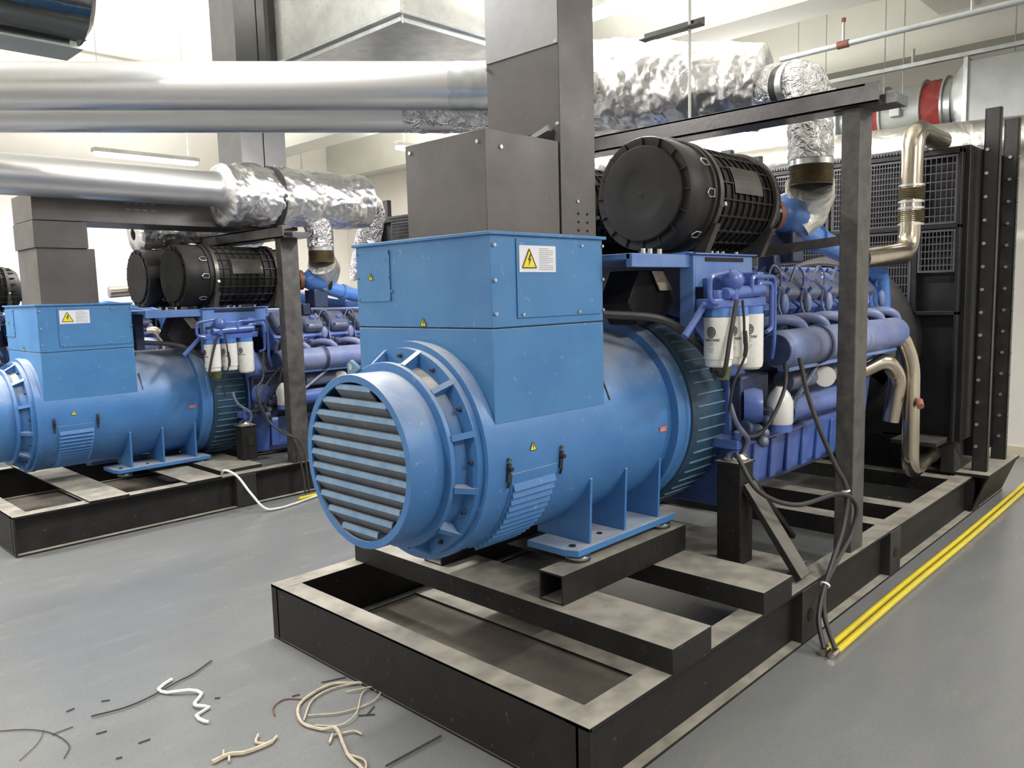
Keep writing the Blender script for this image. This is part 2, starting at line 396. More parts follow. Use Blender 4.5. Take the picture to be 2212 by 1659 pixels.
def make_alternator():
    t = thing('alternator', (0.72, AY, 0.5), 'large blue drum alternator with louvred round end, nearest machine on the black skid', 'alternator', 'blue alternators')
    O = Vector((0, AY, AZ))
    MB().lathe(O, AX, [(0.145, 0.30), (0.145, 0.405), (0.15, 0.41), (1.27, 0.41), (1.275, 0.405), (1.275, 0.30)], 72).build('drum', 'alt_blue', t)
    # outer flange ring with gussets and the inner flange of the shroud
    e = MB()
    e.ring(O, AX, 0.085, 0.112, 0.30, 0.392, 72)
    e.ring(O, AX, 0.112, 0.15, 0.30, 0.415, 72)
    MB().lathe(O, AX, [(0.022, 0.330), (0.05, 0.322), (0.10, 0.340)], 64).build('bell_cone', 'alt_dusty', t)
    e.build('end_bell', 'alt_blue', t)
    MB().ring(O, AX, 0.005, 0.025, 0.30, 0.345, 72).build('shroud_flange', 'alt_blue', t, bevel=0.002)
    for k in range(12):
        a = math.radians(14 + 30*k)
        g = MB(); c, s_ = math.cos(a), math.sin(a)
        def pt(x, r): return Vector((x, AY + c*r, AZ + s_*r))
        tn = Vector((0, -s_, c))*0.006
        g.prism([pt(0.025, 0.318)-tn, pt(0.088, 0.325)-tn, pt(0.088, 0.386)-tn, pt(0.025, 0.342)-tn], tn*2)
        g.bar(pt(0.022, 0.346), pt(0.094, 0.392), 0.022, 0.008, up=(0, c, s_))
        g.build('gusset', 'alt_blue', t)
    bolt_row(t, [(0.085, AY+math.cos(math.radians(29+30*k))*0.363, AZ+math.sin(math.radians(29+30*k))*0.363) for k in range(12)], r=0.009, h=0.014, d=(-1,0,0), m='dark_frame')
    # straw coloured overspray / bare patches in the groove at the top
    # shroud, hollow, with a rim
    sh = MB().lathe(O, AX, [(0.03, 0.300), (0.03, 0.312), (-0.139, 0.314), (-0.142, 0.312), (-0.142, 0.286), (-0.132, 0.286), (-0.132, 0.300)], 72, closed=True)
    sh.build('shroud', 'alt_blue', t)
    MB().cyl((0.02, AY, AZ), (0.024, AY, AZ), 0.30, n=48).build('inner_screen', 'eng_dark', t)
    n = 11
    for k in range(n):
        z = 0.283 - 0.566*(k+0.45)/n; z0 = AZ + z
        lim = min(math.sqrt(max(0.293**2 - (z+0.014)**2, 0)), math.sqrt(max(0.293**2 - (z-0.018)**2, 0)))
        if lim < 0.05: continue
        P = [(-0.129, z0+0.016), (-0.137, z0+0.014), (-0.141, z0-0.004), (-0.112, z0-0.041), (-0.107, z0-0.039), (-0.133, z0-0.003)]
        lv = MB().prism([(x, AY-lim, z_) for x, z_ in P], (0, 2*lim, 0)).build('louver', 'louver_grey', t)
        MB().prism([(-0.1375, AY-lim, z0+0.0145), (-0.1415, AY-lim, z0-0.003), (-0.1425, AY-lim, z0-0.003), (-0.1385, AY-lim, z0+0.015)], (0, 2*lim, 0)).build('louver_lip', 'louver_blue', lv)
    # lifting eye
    a = math.radians(58); c, s_ = math.cos(a), math.sin(a)
    l = MB(); cc = Vector((0.0, AY+c*0.345, AZ+s_*0.345)); r_ = Vector((0, c, s_)); tt = Vector((0, -s_, c))
    l.prism([cc - tt*0.042 + Vector((-0.006,0,0)), cc - tt*0.036 + r_*0.02 + Vector((-0.006,0,0)), cc - tt*0.016 + r_*0.055 + Vector((-0.006,0,0)), cc + tt*0.016 + r_*0.055 + Vector((-0.006,0,0)), cc + tt*0.036 + r_*0.02 + Vector((-0.006,0,0)), cc + tt*0.042 + Vector((-0.006,0,0))], (0.014,0,0))
    lo = l.build('lifting_eye', 'rib_blue', t, bevel=0.003)
    MB().cyl(cc + r_*0.032 - Vector((0.008,0,0)), cc + r_*0.032 - Vector((0.005,0,0)), 0.012, n=14).build('eye_hole', 'bolt', lo)
    # drive end flange and slotted fan guard
    MB().lathe(O, AX, [(1.262, 0.40), (1.262, 0.448), (1.27, 0.452), (1.315, 0.452), (1.322, 0.46), (1.345, 0.46), (1.35, 0.45), (1.35, 0.40)], 72).build('drive_flange', 'alt_blue', t)
    gl = MB().lathe(O, AX, [(1.34, 0.40), (1.35, 0.468), (1.37, 0.482), (1.61, 0.482), (1.63, 0.47), (1.63, 0.40)], 72)
    go = gl.build('fan_guard', 'guard_blue', t)
    for k in range(56):
        a = 2*PI*k/56
        c, s_ = math.cos(a), math.sin(a)
        MB().bar((1.37, AY+c*0.484, AZ+s_*0.484), (1.605, AY+c*0.484, AZ+s_*0.484), 0.006, 0.008, up=(0,c,s_)).build('guard_rib', 'rib_blue', go)
    # cabinet on top
    x0, x1, y0, y1 = 0.175, 0.80, 0.54, 1.32
    MB().box(x0, x1, y0, y1, 1.099, 1.432).build('lower_box', 'cab_blue', t, bevel=0.003)
    up = MB().box(x0, x1, y0, y1, 1.436, 1.758).build('terminal_box', 'cab_blue', t, bevel=0.003)
    MB().box(x0+0.004, x1-0.004, y0+0.004, y1-0.004, 1.43, 1.438).build('seam', 'hole', t)
    rim = MB().box(x0-0.012, x1+0.012, y0-0.012, y1+0.012, 1.755, 1.767)
    rim.build('lid', 'cab_blue', t, bevel=0.002)
    MB().box(0.30, 0.785, y0-0.005, y0-0.0005, 1.465, 1.745).build('access_panel', 'cab_blue', t, bevel=0.002)
    MB().box(x0-0.005, x0-0.0005, 1.095, 1.305, 1.535, 1.735).build('end_panel', 'cab_blue', t, bevel=0.002)
    bolt_row(t, [(x, y0-0.003, z) for x in (0.19, ) for z in (1.485, 1.60, 1.72)] + [(x, y0-0.005, z) for x in (0.325, 0.64) for z in (1.478,)] + [(0.66, y0-0.005, 1.728)] + [(0.793, y0-0.002, z) for z in (1.48, 1.6, 1.73)], r=0.0075, h=0.008)
    bolt_row(t, [(x0-0.004, y, z) for y in (1.10, 1.30) for z in (1.545, 1.63, 1.725)] + [(x0-0.002, 1.12, 1.70), (x0-0.002, 1.085, 1.575)], r=0.006, h=0.006, d=(-1,0,0), m='rib_blue')
    # data label with warning triangle and lines of print
    lp = MB().box(0.312, 0.508, y0-0.007, y0-0.0052, 1.628, 1.722).build('warning_plate', 'label_white', t, smooth=0)
    lp['label'] = 'white plate with yellow high voltage triangle'
    warn_triangle(lp, (0.362, y0-0.0075, 1.674), (1,0,0), (0,0,1), (0,-1,0), 0.078)
    ln = MB()
    for k in range(12):
        z = 1.712 - 0.0068*k; ln.box(0.418, 0.418 + (0.075 if k % 4 else 0.05), y0-0.0082, y0-0.0072, z-0.0012, z+0.0012)
    ln.build('print', 'label_line', lp, smooth=0)
    warn_triangle(t, (x0-0.006, 1.215, 1.635), (0,-1,0), (0,0,1), (-1,0,0), 0.032)
    warn_triangle(t, (x0-0.002, 0.905, 1.455), (0,-1,0), (0,0,1), (-1,0,0), 0.036)
    def on_drum(x, deg, r=0.411): a = math.radians(deg); return Vector((x, AY-math.cos(a)*r, AZ+math.sin(a)*r)), Vector((0, -math.cos(a), math.sin(a))), Vector((0, math.sin(a), math.cos(a)))
    c, nn, ww = on_drum(0.345, 4); warn_triangle(t, c, (1,0,0), ww, nn, 0.036)
    c, nn, ww = on_drum(1.195, -4); r = MB()
    r.prism([c-Vector((0.028,0,0))-ww*0.012+nn*0.001, c+Vector((0.028,0,0))-ww*0.012+nn*0.001, c+Vector((0.028,0,0))+ww*0.012+nn*0.001, c-Vector((0.028,0,0))+ww*0.012+nn*0.001], nn*0.001)
    ro = r.build('red_sticker', 'label_red', t, smooth=0); ro['label'] = 'small red sticker with white lines'
    r = MB()
    for k in (-1, 0, 1): r.bar(c-Vector((0.022,0,0))+ww*0.006*k+nn*0.003, c+Vector((0.02-0.006*(k+1),0,0))+ww*0.006*k+nn*0.003, 0.0014, 0.0006, up=nn)
    r.build('print', 'label_white', ro, smooth=0)
    # louvred air outlet wrapped round the lower side
    vo = MB().lathe(O, AX, [(0.235, 0.408), (0.235, 0.414), (0.478, 0.414), (0.478, 0.408)], 30, a0=0, a1=0.01)
    vent = MB()
    A0, A1 = -14, -66
    seg = [on_drum(0.24, A0 + (A1-A0)*i/24)[0] for i in range(25)]
    sk = MB()
    for i in range(24):
        a_, b_ = on_drum(0.235, A0+6-(58/24)*i, 0.409), on_drum(0.235, A0+6-(58/24)*(i+1), 0.409)
        sk.prism([a_[0], a_[0]+a_[1]*0.005, b_[0]+b_[1]*0.005, b_[0]], (0.245, 0, 0))
    vp = sk.build('vent_panel', 'alt_blue', t)
    for k in range(13):
        d = -15 - k*3.9
        p, nn, ww = on_drum(0.245, d, 0.414); p2 = on_drum(0.47, d, 0.414)[0]
        b = MB().prism([p - ww*0.011, p - ww*0.011 + nn*0.015, p + ww*0.011 + nn*0.001, p + ww*0.011], p2 - p)
        b.build('vent_slat', 'alt_blue', vp)
    for x in (0.215, 0.50):
        l = MB(); p, nn, ww = on_drum(x, -6, 0.412)
        l.bar(p - ww*0.035, p + ww*0.03, 0.016, 0.012, up=nn); l.cyl(p + ww*0.012, p + ww*0.012 + nn*0.02, 0.012, 0.008, 8); l.cyl(p + ww*0.04, p + ww*0.05, 0.012, 0.004, 8)
        l.bar(p - ww*0.035 + nn*0.008, p - ww*0.06 + nn*0.001, 0.008, 0.006, up=nn)
        l.build('latch', 'dark_frame', t)
    # hinge and hook on the drum behind the cabinet
    MB().bar((0.84, 0.60, 1.235), (0.84, 0.545, 1.11), 0.006, 0.012).build('lifting_hook', 'dark_frame', t)
    # feet: plate, three webs each side
    for sgn in (0, 1):
        f = (lambda y: y) if sgn == 0 else my
        ys = sorted((f(0.545), f(0.80)))
        pl = MB().prism([(0.60, f(0.60), 0.502), (0.625, f(0.545), 0.502), (1.33, f(0.545), 0.502), (1.33, f(0.80), 0.502), (0.60, f(0.80), 0.502)], (0, 0, 0.028))
        pl.build('foot_plate', 'alt_blue', t, bevel=0.002)
        for x in (0.72, 0.96, 1.215):
            MB().prism([(x, f(0.565), 0.53), (x, f(0.553), 0.80), (x, f(0.57), 0.82), (x, f(0.85), 0.56), (x, f(0.85), 0.53)], (0.014, 0, 0)).build('foot_web', 'alt_blue', t, bevel=0.002)
        MB().cyl((0.655, f(0.60), 0.53), (0.655, f(0.60), 0.535), 0.014, n=12).build('foot_hole', 'hole', t)
        MB().cyl((0.86, f(0.62), 0.53), (0.86, f(0.62), 0.534), 0.012, n=12).build('foot_hole', 'hole', t)
        for x in (0.68, 1.27):
            m = MB().lathe((x, f(0.595), 0.472), (0,0,1), [(0, 1e-4), (0, 0.048), (0.008, 0.05), (0.017, 0.052), (0.024, 0.045), (0.032, 0.02), (0.032, 1e-4)], 24).build('mount_dome', 'chrome', t)
            MB().cyl((x, f(0.595), 0.4705), (x, f(0.595), 0.478), 0.053, n=24).build('mount_pad', 'cable_black', m)
            m['label'] = 'chrome domed mount under the foot'
    return t

def hbeam(b, p0, p1, w, h, tf=0.012, tw=0.010, side=0.0):
    """I section along p0->p1 (on its bottom centreline), flange width w, height h"""
    p0 = Vector(p0); p1 = Vector(p1)
    b.bar(p0 + Vector((0,0,tf/2)), p1 + Vector((0,0,tf/2)), w, tf)
    b.bar(p0 + Vector((0,0,h-tf/2)), p1 + Vector((0,0,h-tf/2)), w, tf)
    s = (p1-p0).normalized().cross(Vector((0,0,1)))*side
    b.bar(p0 + s + Vector((0,0,h/2)), p1 + s + Vector((0,0,h/2)), tw, h-2*tf)

def make_skid(near=True, label='', loc=(0,0,0)):
    t = thing('skid_frame', (2.4, AY, 0.0), label, 'skid', 'black steel skids')
    L = 4.95; wd = 1.86; H = 0.258
    for y in (0.05, wd-0.05):
        b = MB(); hbeam(b, (0.0, y, 0), (L, y, 0), 0.10, H)
        b.build('side_rail', 'black_steel', t)
    b = MB(); b.box(0.0, 0.10, 0.1, wd-0.1, H-0.012, H); b.box(0.0, 0.012, 0.0, wd, 0.012, H-0.001); b.box(0, 0.09, 0.1, wd-0.1, 0, 0.012)
    b.build('front_rail', 'black_steel', t, bevel=0.002)
    b = MB(); b.box(L-0.10, L, 0.1, wd-0.1, 0, H); b.build('rear_rail', 'black_steel', t)
    for x in (2.62, 3.05, 3.95):
        b = MB(); b.box(x, x+0.13, 0.1, wd-0.1, H-0.10, H-0.002); b.build('cross_rail', 'black_steel', t)
    b = MB(); b.box(1.40, 1.74, 0.1, wd-0.1, H-0.08, H+0.028); b.build('mount_plate', 'black_steel', t, bevel=0.002)
    # pockets with lifting holes on the outside of the near rail
    for x in (1.47, 2.55, 4.15):
        g = MB().box(x, x+0.16, -0.002, 0.046, 0.012, H-0.012)
        o = g.build('lifting_plate', 'dark_frame', t, bevel=0.002)
        MB().cyl((x+0.08, -0.001, 0.12), (x+0.08, -0.005, 0.12), 0.028, n=20).build('lifting_hole', 'hole', o)
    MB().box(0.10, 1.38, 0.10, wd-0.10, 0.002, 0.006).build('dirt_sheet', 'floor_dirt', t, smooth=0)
    hh = 0.092 if near else 0.012
    for xs in (0.445, 1.105):
        b = MB(); b.box(xs, xs+0.255, -0.004, wd-0.03, H, H+hh)
        b.build('cross_beam', 'black_steel', t, bevel=0.002)
    b = MB(); b.box(0.75, 1.08, 0.10, wd-0.1, 0.010, 0.020); b.build('drip_tray', 'black_steel', t)
    if near:
        for f in (lambda y: y, my):
            ys = sorted((f(0.515), f(0.635)))
            b = MB(); b.ring((0,0,0), AX, 0, 0.0001, 0.0, 0.0, 3) if False else None
            # open rectangular tube
            y0, y1 = ys
            b.box(0.49, 1.37, y0, y1, 0.350, 0.358); b.box(0.49, 1.37, y0, y1, 0.462, 0.470)
            b.box(0.49, 1.37, y0, y0+0.008, 0.358, 0.462); b.box(0.49, 1.37, y1-0.008, y1, 0.358, 0.462)
            b.build('support_beam', 'black_steel', t)
    # radiator foot plates on the rear end
    MB().box(4.10, 4.95, -0.10, 0.30, H, H+0.022).build('foot_plate', 'black_steel', t, bevel=0.002)
    b = MB(); b.prism([(4.12, -0.09, H), (4.93, -0.09, H), (4.93, -0.0, 0.02), (4.12, -0.0, 0.02)], (0, 0.01, 0)); b.build('skirt_plate', 'black_steel', t)
    return t

def make_engine():
    t = thing('engine', (2.4, AY, 0.4), 'blue twelve cylinder diesel engine, nearest, behind the white filters', 'engine', 'blue diesel engines')
    # crankcase and flywheel housing
    def sym(pts, x0, x1): return MB().prism([(x0, y, z) for y, z in pts], (x1-x0, 0, 0))
    cc = [(0.60, 0.72), (0.52, 0.88), (0.52, 1.15), (0.66, 1.32), (0.93, 1.18), (1.20, 1.32), (1.34, 1.15), (1.34, 0.88), (1.26, 0.72)]
    sym(cc, 1.80, 3.55).build('crankcase', 'eng_dark', t, bevel=0.01)
    sym([(0.46, 0.50), (0.42, 0.80), (0.44, 1.15), (0.70, 1.45), (1.16, 1.45), (1.42, 1.15), (1.44, 0.80), (1.40, 0.50)], 1.635, 1.80).build('flywheel_housing', 'eng_blue', t, bevel=0.012)
    # oil pan with pressed ribs
    sym([(0.62, 0.46), (0.56, 0.52), (0.54, 0.76), (1.32, 0.76), (1.30, 0.52), (1.24, 0.46)], 1.82, 3.40).build('oil_pan', 'eng_blue', t, bevel=0.02)
    for k in range(7):
        x = 1.90 + 0.2*k
        MB().bar((x, 0.548, 0.52), (x, 0.536, 0.74), 0.07, 0.02, up=(0,-1,0)).build('pan_rib', 'eng_blue', t, bevel=0.006)
    for side in (0, 1):
        f = (lambda y: y) if side == 0 else my
        n = 6 if side == 0 else 6
        for k in range(n):
            x = 2.02 + 0.27*k
            # cylinder head, tilted with its bank
            h = MB()
            c = Vector((x, f(0.56), 1.50)); sg = 1 if side == 0 else -1
            out = Vector((0, -0.62*sg, 0.78)).normalized(); side_v = Vector((0, -0.78*sg, -0.62)).normalized()
            def Pt(a, b_, cz): return c + Vector((a,0,0)) + side_v*b_ + out*cz
            def hb(a0, a1, b0, b1, c0, c1, bld):
                bld.add([Pt(a0,b0,c0),Pt(a1,b0,c0),Pt(a1,b1,c0),Pt(a0,b1,c0),Pt(a0,b0,c1),Pt(a1,b0,c1),Pt(a1,b1,c1),Pt(a0,b1,c1)], [(0,3,2,1),(4,5,6,7),(0,1,5,4),(1,2,6,5),(2,3,7,6),(3,0,4,7)])
            hb(-0.115, 0.115, -0.13, 0.12, -0.12, 0.02, h)
            ho = h.build('cylinder_head', 'eng_blue', t, bevel=0.008)
            h = MB(); hb(-0.095, 0.095, -0.11, 0.10, 0.03, 0.115, h)
            vc = h.build('valve_cover', 'eng_grey', t, bevel=0.028)
            h = MB()
            for a_ in (-0.08, 0.08):
                for b_ in (-0.09, 0.085):
                    h.cyl(Pt(a_, b_, 0.10), Pt(a_, b_, 0.128), 0.010, n=6)
            h.cyl(Pt(0, 0, 0.11), Pt(0, 0, 0.135), 0.028, 0.02, n=12)
            h.each('cover_bolt', 'eng_blue', vc)
            # pale inspection cap below each head
            h = MB(); h.ball(c + Vector((0.05, -0.185*sg, -0.035)), 0.05, 14, (0.58, 0.4, 1.05)); h.build('port_cap', 'manifold_blue', t)
            # charge air runner curving down to the manifold
            y1 = f(0.30)
            path = bend([Vector((x-0.03, f(0.47), 1.37)), Vector((x+0.01, f(0.37), 1.395)), Vector((x+0.08, f(0.30), 1.375)), Vector((x+0.13, y1, 1.29))], 0.06)
            MB().tube(path, 0.027, 12).build('intake_runner', 'manifold_blue', t)
            h = MB(); q = Vector((x-0.03, f(0.475), 1.368)); h.cyl(q, q + Vector((0.004, -0.016*sg, 0.002)), 0.045, n=10); 
            h.build('runner_flange', 'eng_grey', t)
            # injector line
            MB().tube(catmull([Pt(0.05, 0.02, 0.12), Pt(0.09, -0.02, 0.19), Pt(0.14, 0.03, 0.16), Pt(0.15, 0.11, 0.03), Vector((x+0.14, f(0.40), 1.36))]), 0.006, 6).build('injector_line', 'eng_grey', t)
            # push rod tubes, brackets
            h = MB(); h.cyl(Vector((x-0.10, f(0.50), 1.28)), Vector((x-0.10, f(0.44), 1.42)), 0.018, n=8); h.cyl(Vector((x-0.06, f(0.50), 1.28)), Vector((x-0.06, f(0.43), 1.40)), 0.013, n=8)
            h.cyl(Vector((x+0.09, f(0.46), 1.33)), Vector((x+0.09, f(0.40), 1.39)), 0.02, n=6); h.box(x-0.12, x+0.12, min(f(0.46), f(0.50)), max(f(0.46), f(0.50)), 1.24, 1.29)
            h.each('tappet_tube', 'eng_grey', t)
        # charge air manifold in joined sections with a ledge below
        m = MB(); yy = f(0.30)
        m.lathe((1.83, yy, 1.255), AX, [(0, 1e-4), (0.0, 0.068), (0.02, 0.088), (0.05, 0.092), (0.40, 0.092), (0.41, 0.10), (0.44, 0.10), (0.45, 0.092), (0.95, 0.092), (0.96, 0.10), (0.99, 0.10), (1.0, 0.092), (1.60, 0.092), (1.63, 0.075), (1.66, 0.06), (1.66, 1e-4)], 32)
        mo = m.build('manifold', 'manifold_blue', t)
        MB().box(1.90, 3.40, min(yy-0.03, yy+0.03), max(yy-0.03, yy+0.03), 1.145, 1.168).build('manifold_ledge', 'bracket_blue', mo, bevel=0.003)
        MB().cyl((1.815, yy, 1.255), (1.828, yy, 1.255), 0.075, n=24).build('manifold_cap', 'eng_dark', mo)
        MB().ring((2.24, yy, 1.255), AX, 0, 0.03, 0.09, 0.104, 32).build('manifold_clamp', 'eng_dark', mo)
        # air pipe from the turbo down into the heads
        p = MB().tube(bend([(2.30, f(0.50), 1.90), (2.62, f(0.44), 1.80), (3.2, f(0.42), 1.70), (3.62, f(0.46), 1.62), (3.66, f(0.46), 1.36)], 0.12), 0.062, 20)
        po = p.build('charge_air_pipe', 'pipe_blue', t)
        b = MB(); b.ring((2.60, f(0.445), 1.807), (0.95, -0.05, -0.27), -0.02, 0.02, 0.06, 0.074, 20); b.build('pipe_clamp', 'pipe_blue', po)
        # turbocharger
        b = MB(); b.lathe((2.36, f(0.50), 1.93), (0.9, -0.2, 0.1), [(-0.12, 0.04), (-0.10, 0.07), (-0.04, 0.105), (0.02, 0.12), (0.06, 0.115), (0.09, 0.08), (0.13, 0.06)], 28)
        b.build('turbo_housing', 'pipe_blue', t)
        b = MB(); b.lathe((2.44, f(0.50), 1.94), (0.95, -0.1, 0.1), [(-0.01, 0.125), (-0.01, 0.14), (0.012, 0.14), (0.012, 0.125)], 32, closed=True); b.build('turbo_clamp', 'dark_frame', t)
        b = MB(); b.box(2.30, 2.44, min(f(0.44), f(0.60)), max(f(0.44), f(0.60)), 1.68, 1.84); b.box(2.22, 2.30, min(f(0.5), f(0.60)), max(f(0.5), f(0.60)), 1.62, 1.72)
        b.build('turbo_bracket', 'eng_dark', t, bevel=0.01)
        # oil cooler, starter, pumps low on the side
        b = MB(); b.cyl((2.05, f(0.36), 0.93), (2.75, f(0.36), 0.93), 0.062, n=20); b.cyl((2.02, f(0.36), 0.93), (2.05, f(0.36), 0.93), 0.072, n=20); b.cyl((2.75, f(0.36), 0.93), (2.78, f(0.36), 0.93), 0.072, n=20)
        b.build('oil_cooler', 'eng_blue', t)
        b = MB(); b.cyl((2.12, f(0.40), 1.07), (2.72, f(0.40), 1.07), 0.056, n=20); b.build('starter_motor', 'eng_grey', t)
        b = MB(); b.cyl((2.46, f(0.33), 1.07), (2.44, f(0.315), 1.07), 0.055, n=20); b.build('pump_cover', 'white_filter', t)
        b = MB(); b.lathe((1.70, f(0.345), 1.00), (0.5, -0.85 if side == 0 else 0.85, 0), [(-0.05, 1e-4), (-0.05, 0.075), (0.0, 0.085), (0.035, 0.075), (0.04, 1e-4)], 22)
        b.build('drive_cover', 'eng_blue', t)
        b = MB()
        b.box(1.64, 1.92, min(f(0.38), f(0.50)), max(f(0.38), f(0.50)), 0.84, 1.14); b.cyl((1.62, f(0.36), 0.90), (1.78, f(0.36), 0.86), 0.045, n=14); b.cyl((1.80, f(0.33), 0.90), (1.80, f(0.33), 0.98), 0.03, n=12)
        b.ball((1.70, f(0.33), 0.88), 0.035); b.ball((1.76, f(0.32), 0.92), 0.03); b.cyl((1.60, f(0.36), 0.80), (1.60, f(0.36), 0.88), 0.035, n=10)
        b.build('pump_body', 'eng_dark', t, bevel=0.012)
        b = MB(); b.tube(bend([(1.44, f(0.33), 1.04), (1.46, f(0.31), 0.95), (1.58, f(0.31), 0.86), (1.58, f(0.33), 0.80)], 0.04), 0.012, 8); b.ball((1.72, f(0.31), 0.83), 0.028); b.ball((1.735, f(0.31), 0.87), 0.024)
        b.tube(bend([(2.30, f(0.30), 1.15), (2.02, f(0.30), 0.98), (2.02, f(0.33), 0.88)], 0.04), 0.014, 8)
        b.each('oil_line', 'eng_grey', t)
        # engine mount bracket
        b = MB(); b.box(1.535, 1.64, min(f(0.34), f(0.5)), max(f(0.34), f(0.5)), 0.812, 0.86); b.cyl((1.55, f(0.35), 0.86), (1.55, f(0.35), 0.90), 0.022, n=8)
        b.build('mount_bracket', 'eng_blue', t, bevel=0.008)
        b = MB(); b.lathe((1.547, f(0.355), 0.765), (0,0,1), [(0, 1e-4), (0, 0.056), (0.014, 0.060), (0.032, 0.048), (0.046, 0.02), (0.046, 1e-4)], 28); b.build('mount_dome', 'chrome', t)
        # oil filter, single, low
        b = MB(); b.lathe((1.87, f(0.30), 0.895), (0,0,1), [(0, 1e-4), (0, 0.058), (0.008, 0.063), (0.11, 0.063), (0.15, 0.045), (0.18, 0.02), (0.18, 1e-4)], 28)
        of = b.build('oil_filter', 'white_filter', t); of['label'] = 'white canister oil filter, alone and low'
        MB().cyl((1.87, f(0.30), 0.86), (1.87, f(0.30), 0.896), 0.06, n=20).build('filter_base', 'eng_blue', of)
    # front gear case, pulleys
    sym([(0.55, 0.60), (0.50, 1.10), (0.70, 1.40), (1.16, 1.40), (1.36, 1.10), (1.31, 0.60)], 3.55, 3.66).build('gear_case', 'eng_blue', t, bevel=0.012)
    b = MB(); b.cyl((3.66, AY, 1.22), (3.74, AY, 1.22), 0.16, n=28); b.cyl((3.66, AY, 0.80), (3.74, AY, 0.80), 0.13, n=28); b.each('pulley', 'eng_dark', t)
    b = MB(); b.box(1.85, 3.5, 0.80, 1.06, 1.30, 1.56); b.build('intercooler', 'eng_dark', t, bevel=0.02)
    b = MB(); b.cyl((1.9, 0.74, 1.62), (3.5, 0.74, 1.62), 0.05, n=16); b.cyl((1.9, 1.12, 1.62), (3.5, 1.12, 1.62), 0.05, n=16); b.each('water_rail', 'eng_blue', t)
    # table under the air filters with its front bracket
    b = MB(); b.box(0.86, 1.86, 0.45, 1.41, 1.676, 1.70); b.box(0.86, 1.30, 0.44, 0.47, 1.645, 1.70)
    tb = b.build('filter_table', 'bracket_blue', t, bevel=0.003)
    b = MB(); b.box(1.30, 1.80, 0.42, 0.435, 1.56, 1.70); b.box(1.285, 1.30, 0.42, 0.49, 1.36, 1.70); b.box(1.80, 1.815, 0.42, 0.49, 1.50, 1.70); b.box(1.28, 1.84, 0.405, 0.46, 1.70, 1.708)
    b.build('table_bracket', 'bracket_blue', tb, bevel=0.003)
    MB().box(1.38, 1.72, 0.4165, 0.4195, 1.672, 1.69).build('bracket_slot', 'hole', tb)
    b = MB(); b.box(0.88, 0.94, 0.7, 1.16, 1.40, 1.676); b.box(1.70, 1.78, 0.60, 1.26, 1.44, 1.676); b.each('table_leg', 'eng_dark', t)
    b = MB()
    for x in (0.98, 1.03, 1.10, 1.52, 1.57, 1.62, 1.75): b.cyl((x, 0.47, 1.70), (x, 0.47, 1.722), 0.010, n=8)
    b.each('table_bolt', 'bolt', tb)
    # fuel filter head with pipes and three canisters
    b = MB(); b.box(1.20, 1.66, 0.27, 0.36, 1.468, 1.51); b.box(1.36, 1.62, 0.33, 0.42, 1.51, 1.60)
    b.cyl((1.28, 0.27, 1.53), (1.62, 0.27, 1.54), 0.026, n=14); b.ball((1.345, 0.27, 1.585), 0.05); b.cyl((1.34, 0.26, 1.50), (1.34, 0.26, 1.60), 0.02, n=10)
    for x in (1.27, 1.40, 1.53, 1.62): b.cyl((x, 0.30, 1.50), (x, 0.30, 1.545), 0.026, n=8)
    b.box(1.58, 1.64, 0.27, 0.40, 1.53, 1.62)
    fh = b.build('fuel_filter_head', 'eng_blue', t, bevel=0.006)
    b = MB()
    b.tube(bend([(1.22, 0.27, 1.49), (1.16, 0.27, 1.50), (1.16, 0.27, 1.60), (1.30, 0.27, 1.62)], 0.03), 0.011, 8)
    b.tube(bend([(1.48, 0.25, 1.53), (1.48, 0.25, 1.60), (1.74, 0.27, 1.60), (1.74, 0.27, 1.30), (1.78, 0.30, 1.22)], 0.04), 0.010, 8)
    b.tube(bend([(1.58, 0.27, 1.53), (1.58, 0.27, 1.57), (1.71, 0.27, 1.57), (1.71, 0.27, 1.36), (1.66, 0.27, 1.35)], 0.03), 0.011, 8)
    b.tube(bend([(1.22, 0.32, 1.50), (1.08, 0.34, 1.36)], 0.03), 0.016, 8)
    b.each('fuel_pipe', 'eng_blue', fh)
    for k, (x, z0, big) in enumerate(((1.285, 1.222, 1), (1.42, 1.222, 1), (1.557, 1.190, 0))):
        b = MB()
        if big: pr = [(0, 1e-4), (0, 0.050), (0.006, 0.055), (0.032, 0.056), (0.034, 0.061), (0.21, 0.0615), (0.214, 1e-4)]
        else: pr = [(0, 1e-4), (0, 0.045), (0.010, 0.057), (0.03, 0.0615), (0.246, 0.0615), (0.248, 1e-4)]
        b.lathe((x, 0.30, z0), (0,0,1), pr, 36)
        o = b.build('fuel_filter', 'white_filter', t)
        o['label'] = ('white fuel filter canister nearest the alternator', 'white fuel filter canister in the middle', 'white fuel filter canister farthest from the alternator, smooth round base')[k]
        MB().cyl((x, 0.30, 1.434), (x, 0.30, 1.47), 0.059, n=28).build('filter_collar', 'pipe_blue', o)
        filter_print(o, x, 0.30, 1.37, (-180, -158, -154)[k])
    b = MB(); b.cyl((1.31, 0.30, 1.165), (1.31, 0.30, 1.222), 0.035, 0.04, n=14); b.build('water_bowl', 'green_gauge', fh)
    # stop solenoid / controller box between filters and cabinet
    b = MB(); b.prism([(1.08, 0.62, 1.50), (1.14, 0.60, 1.64), (1.30, 0.58, 1.64), (1.38, 0.58, 1.50), (1.33, 0.60, 1.42), (1.16, 0.62, 1.40)], (0, 0.16, 0)); b.build('control_box', 'black_plastic', t, bevel=0.006)
    MB().prism([(1.20, 0.572, 1.635), (1.28, 0.572, 1.635), (1.36, 0.572, 1.55), (1.26, 0.572, 1.55)], (0, 0.006, 0)).build('control_plate', 'straw', t)
    # loom of black hoses
    b = MB()
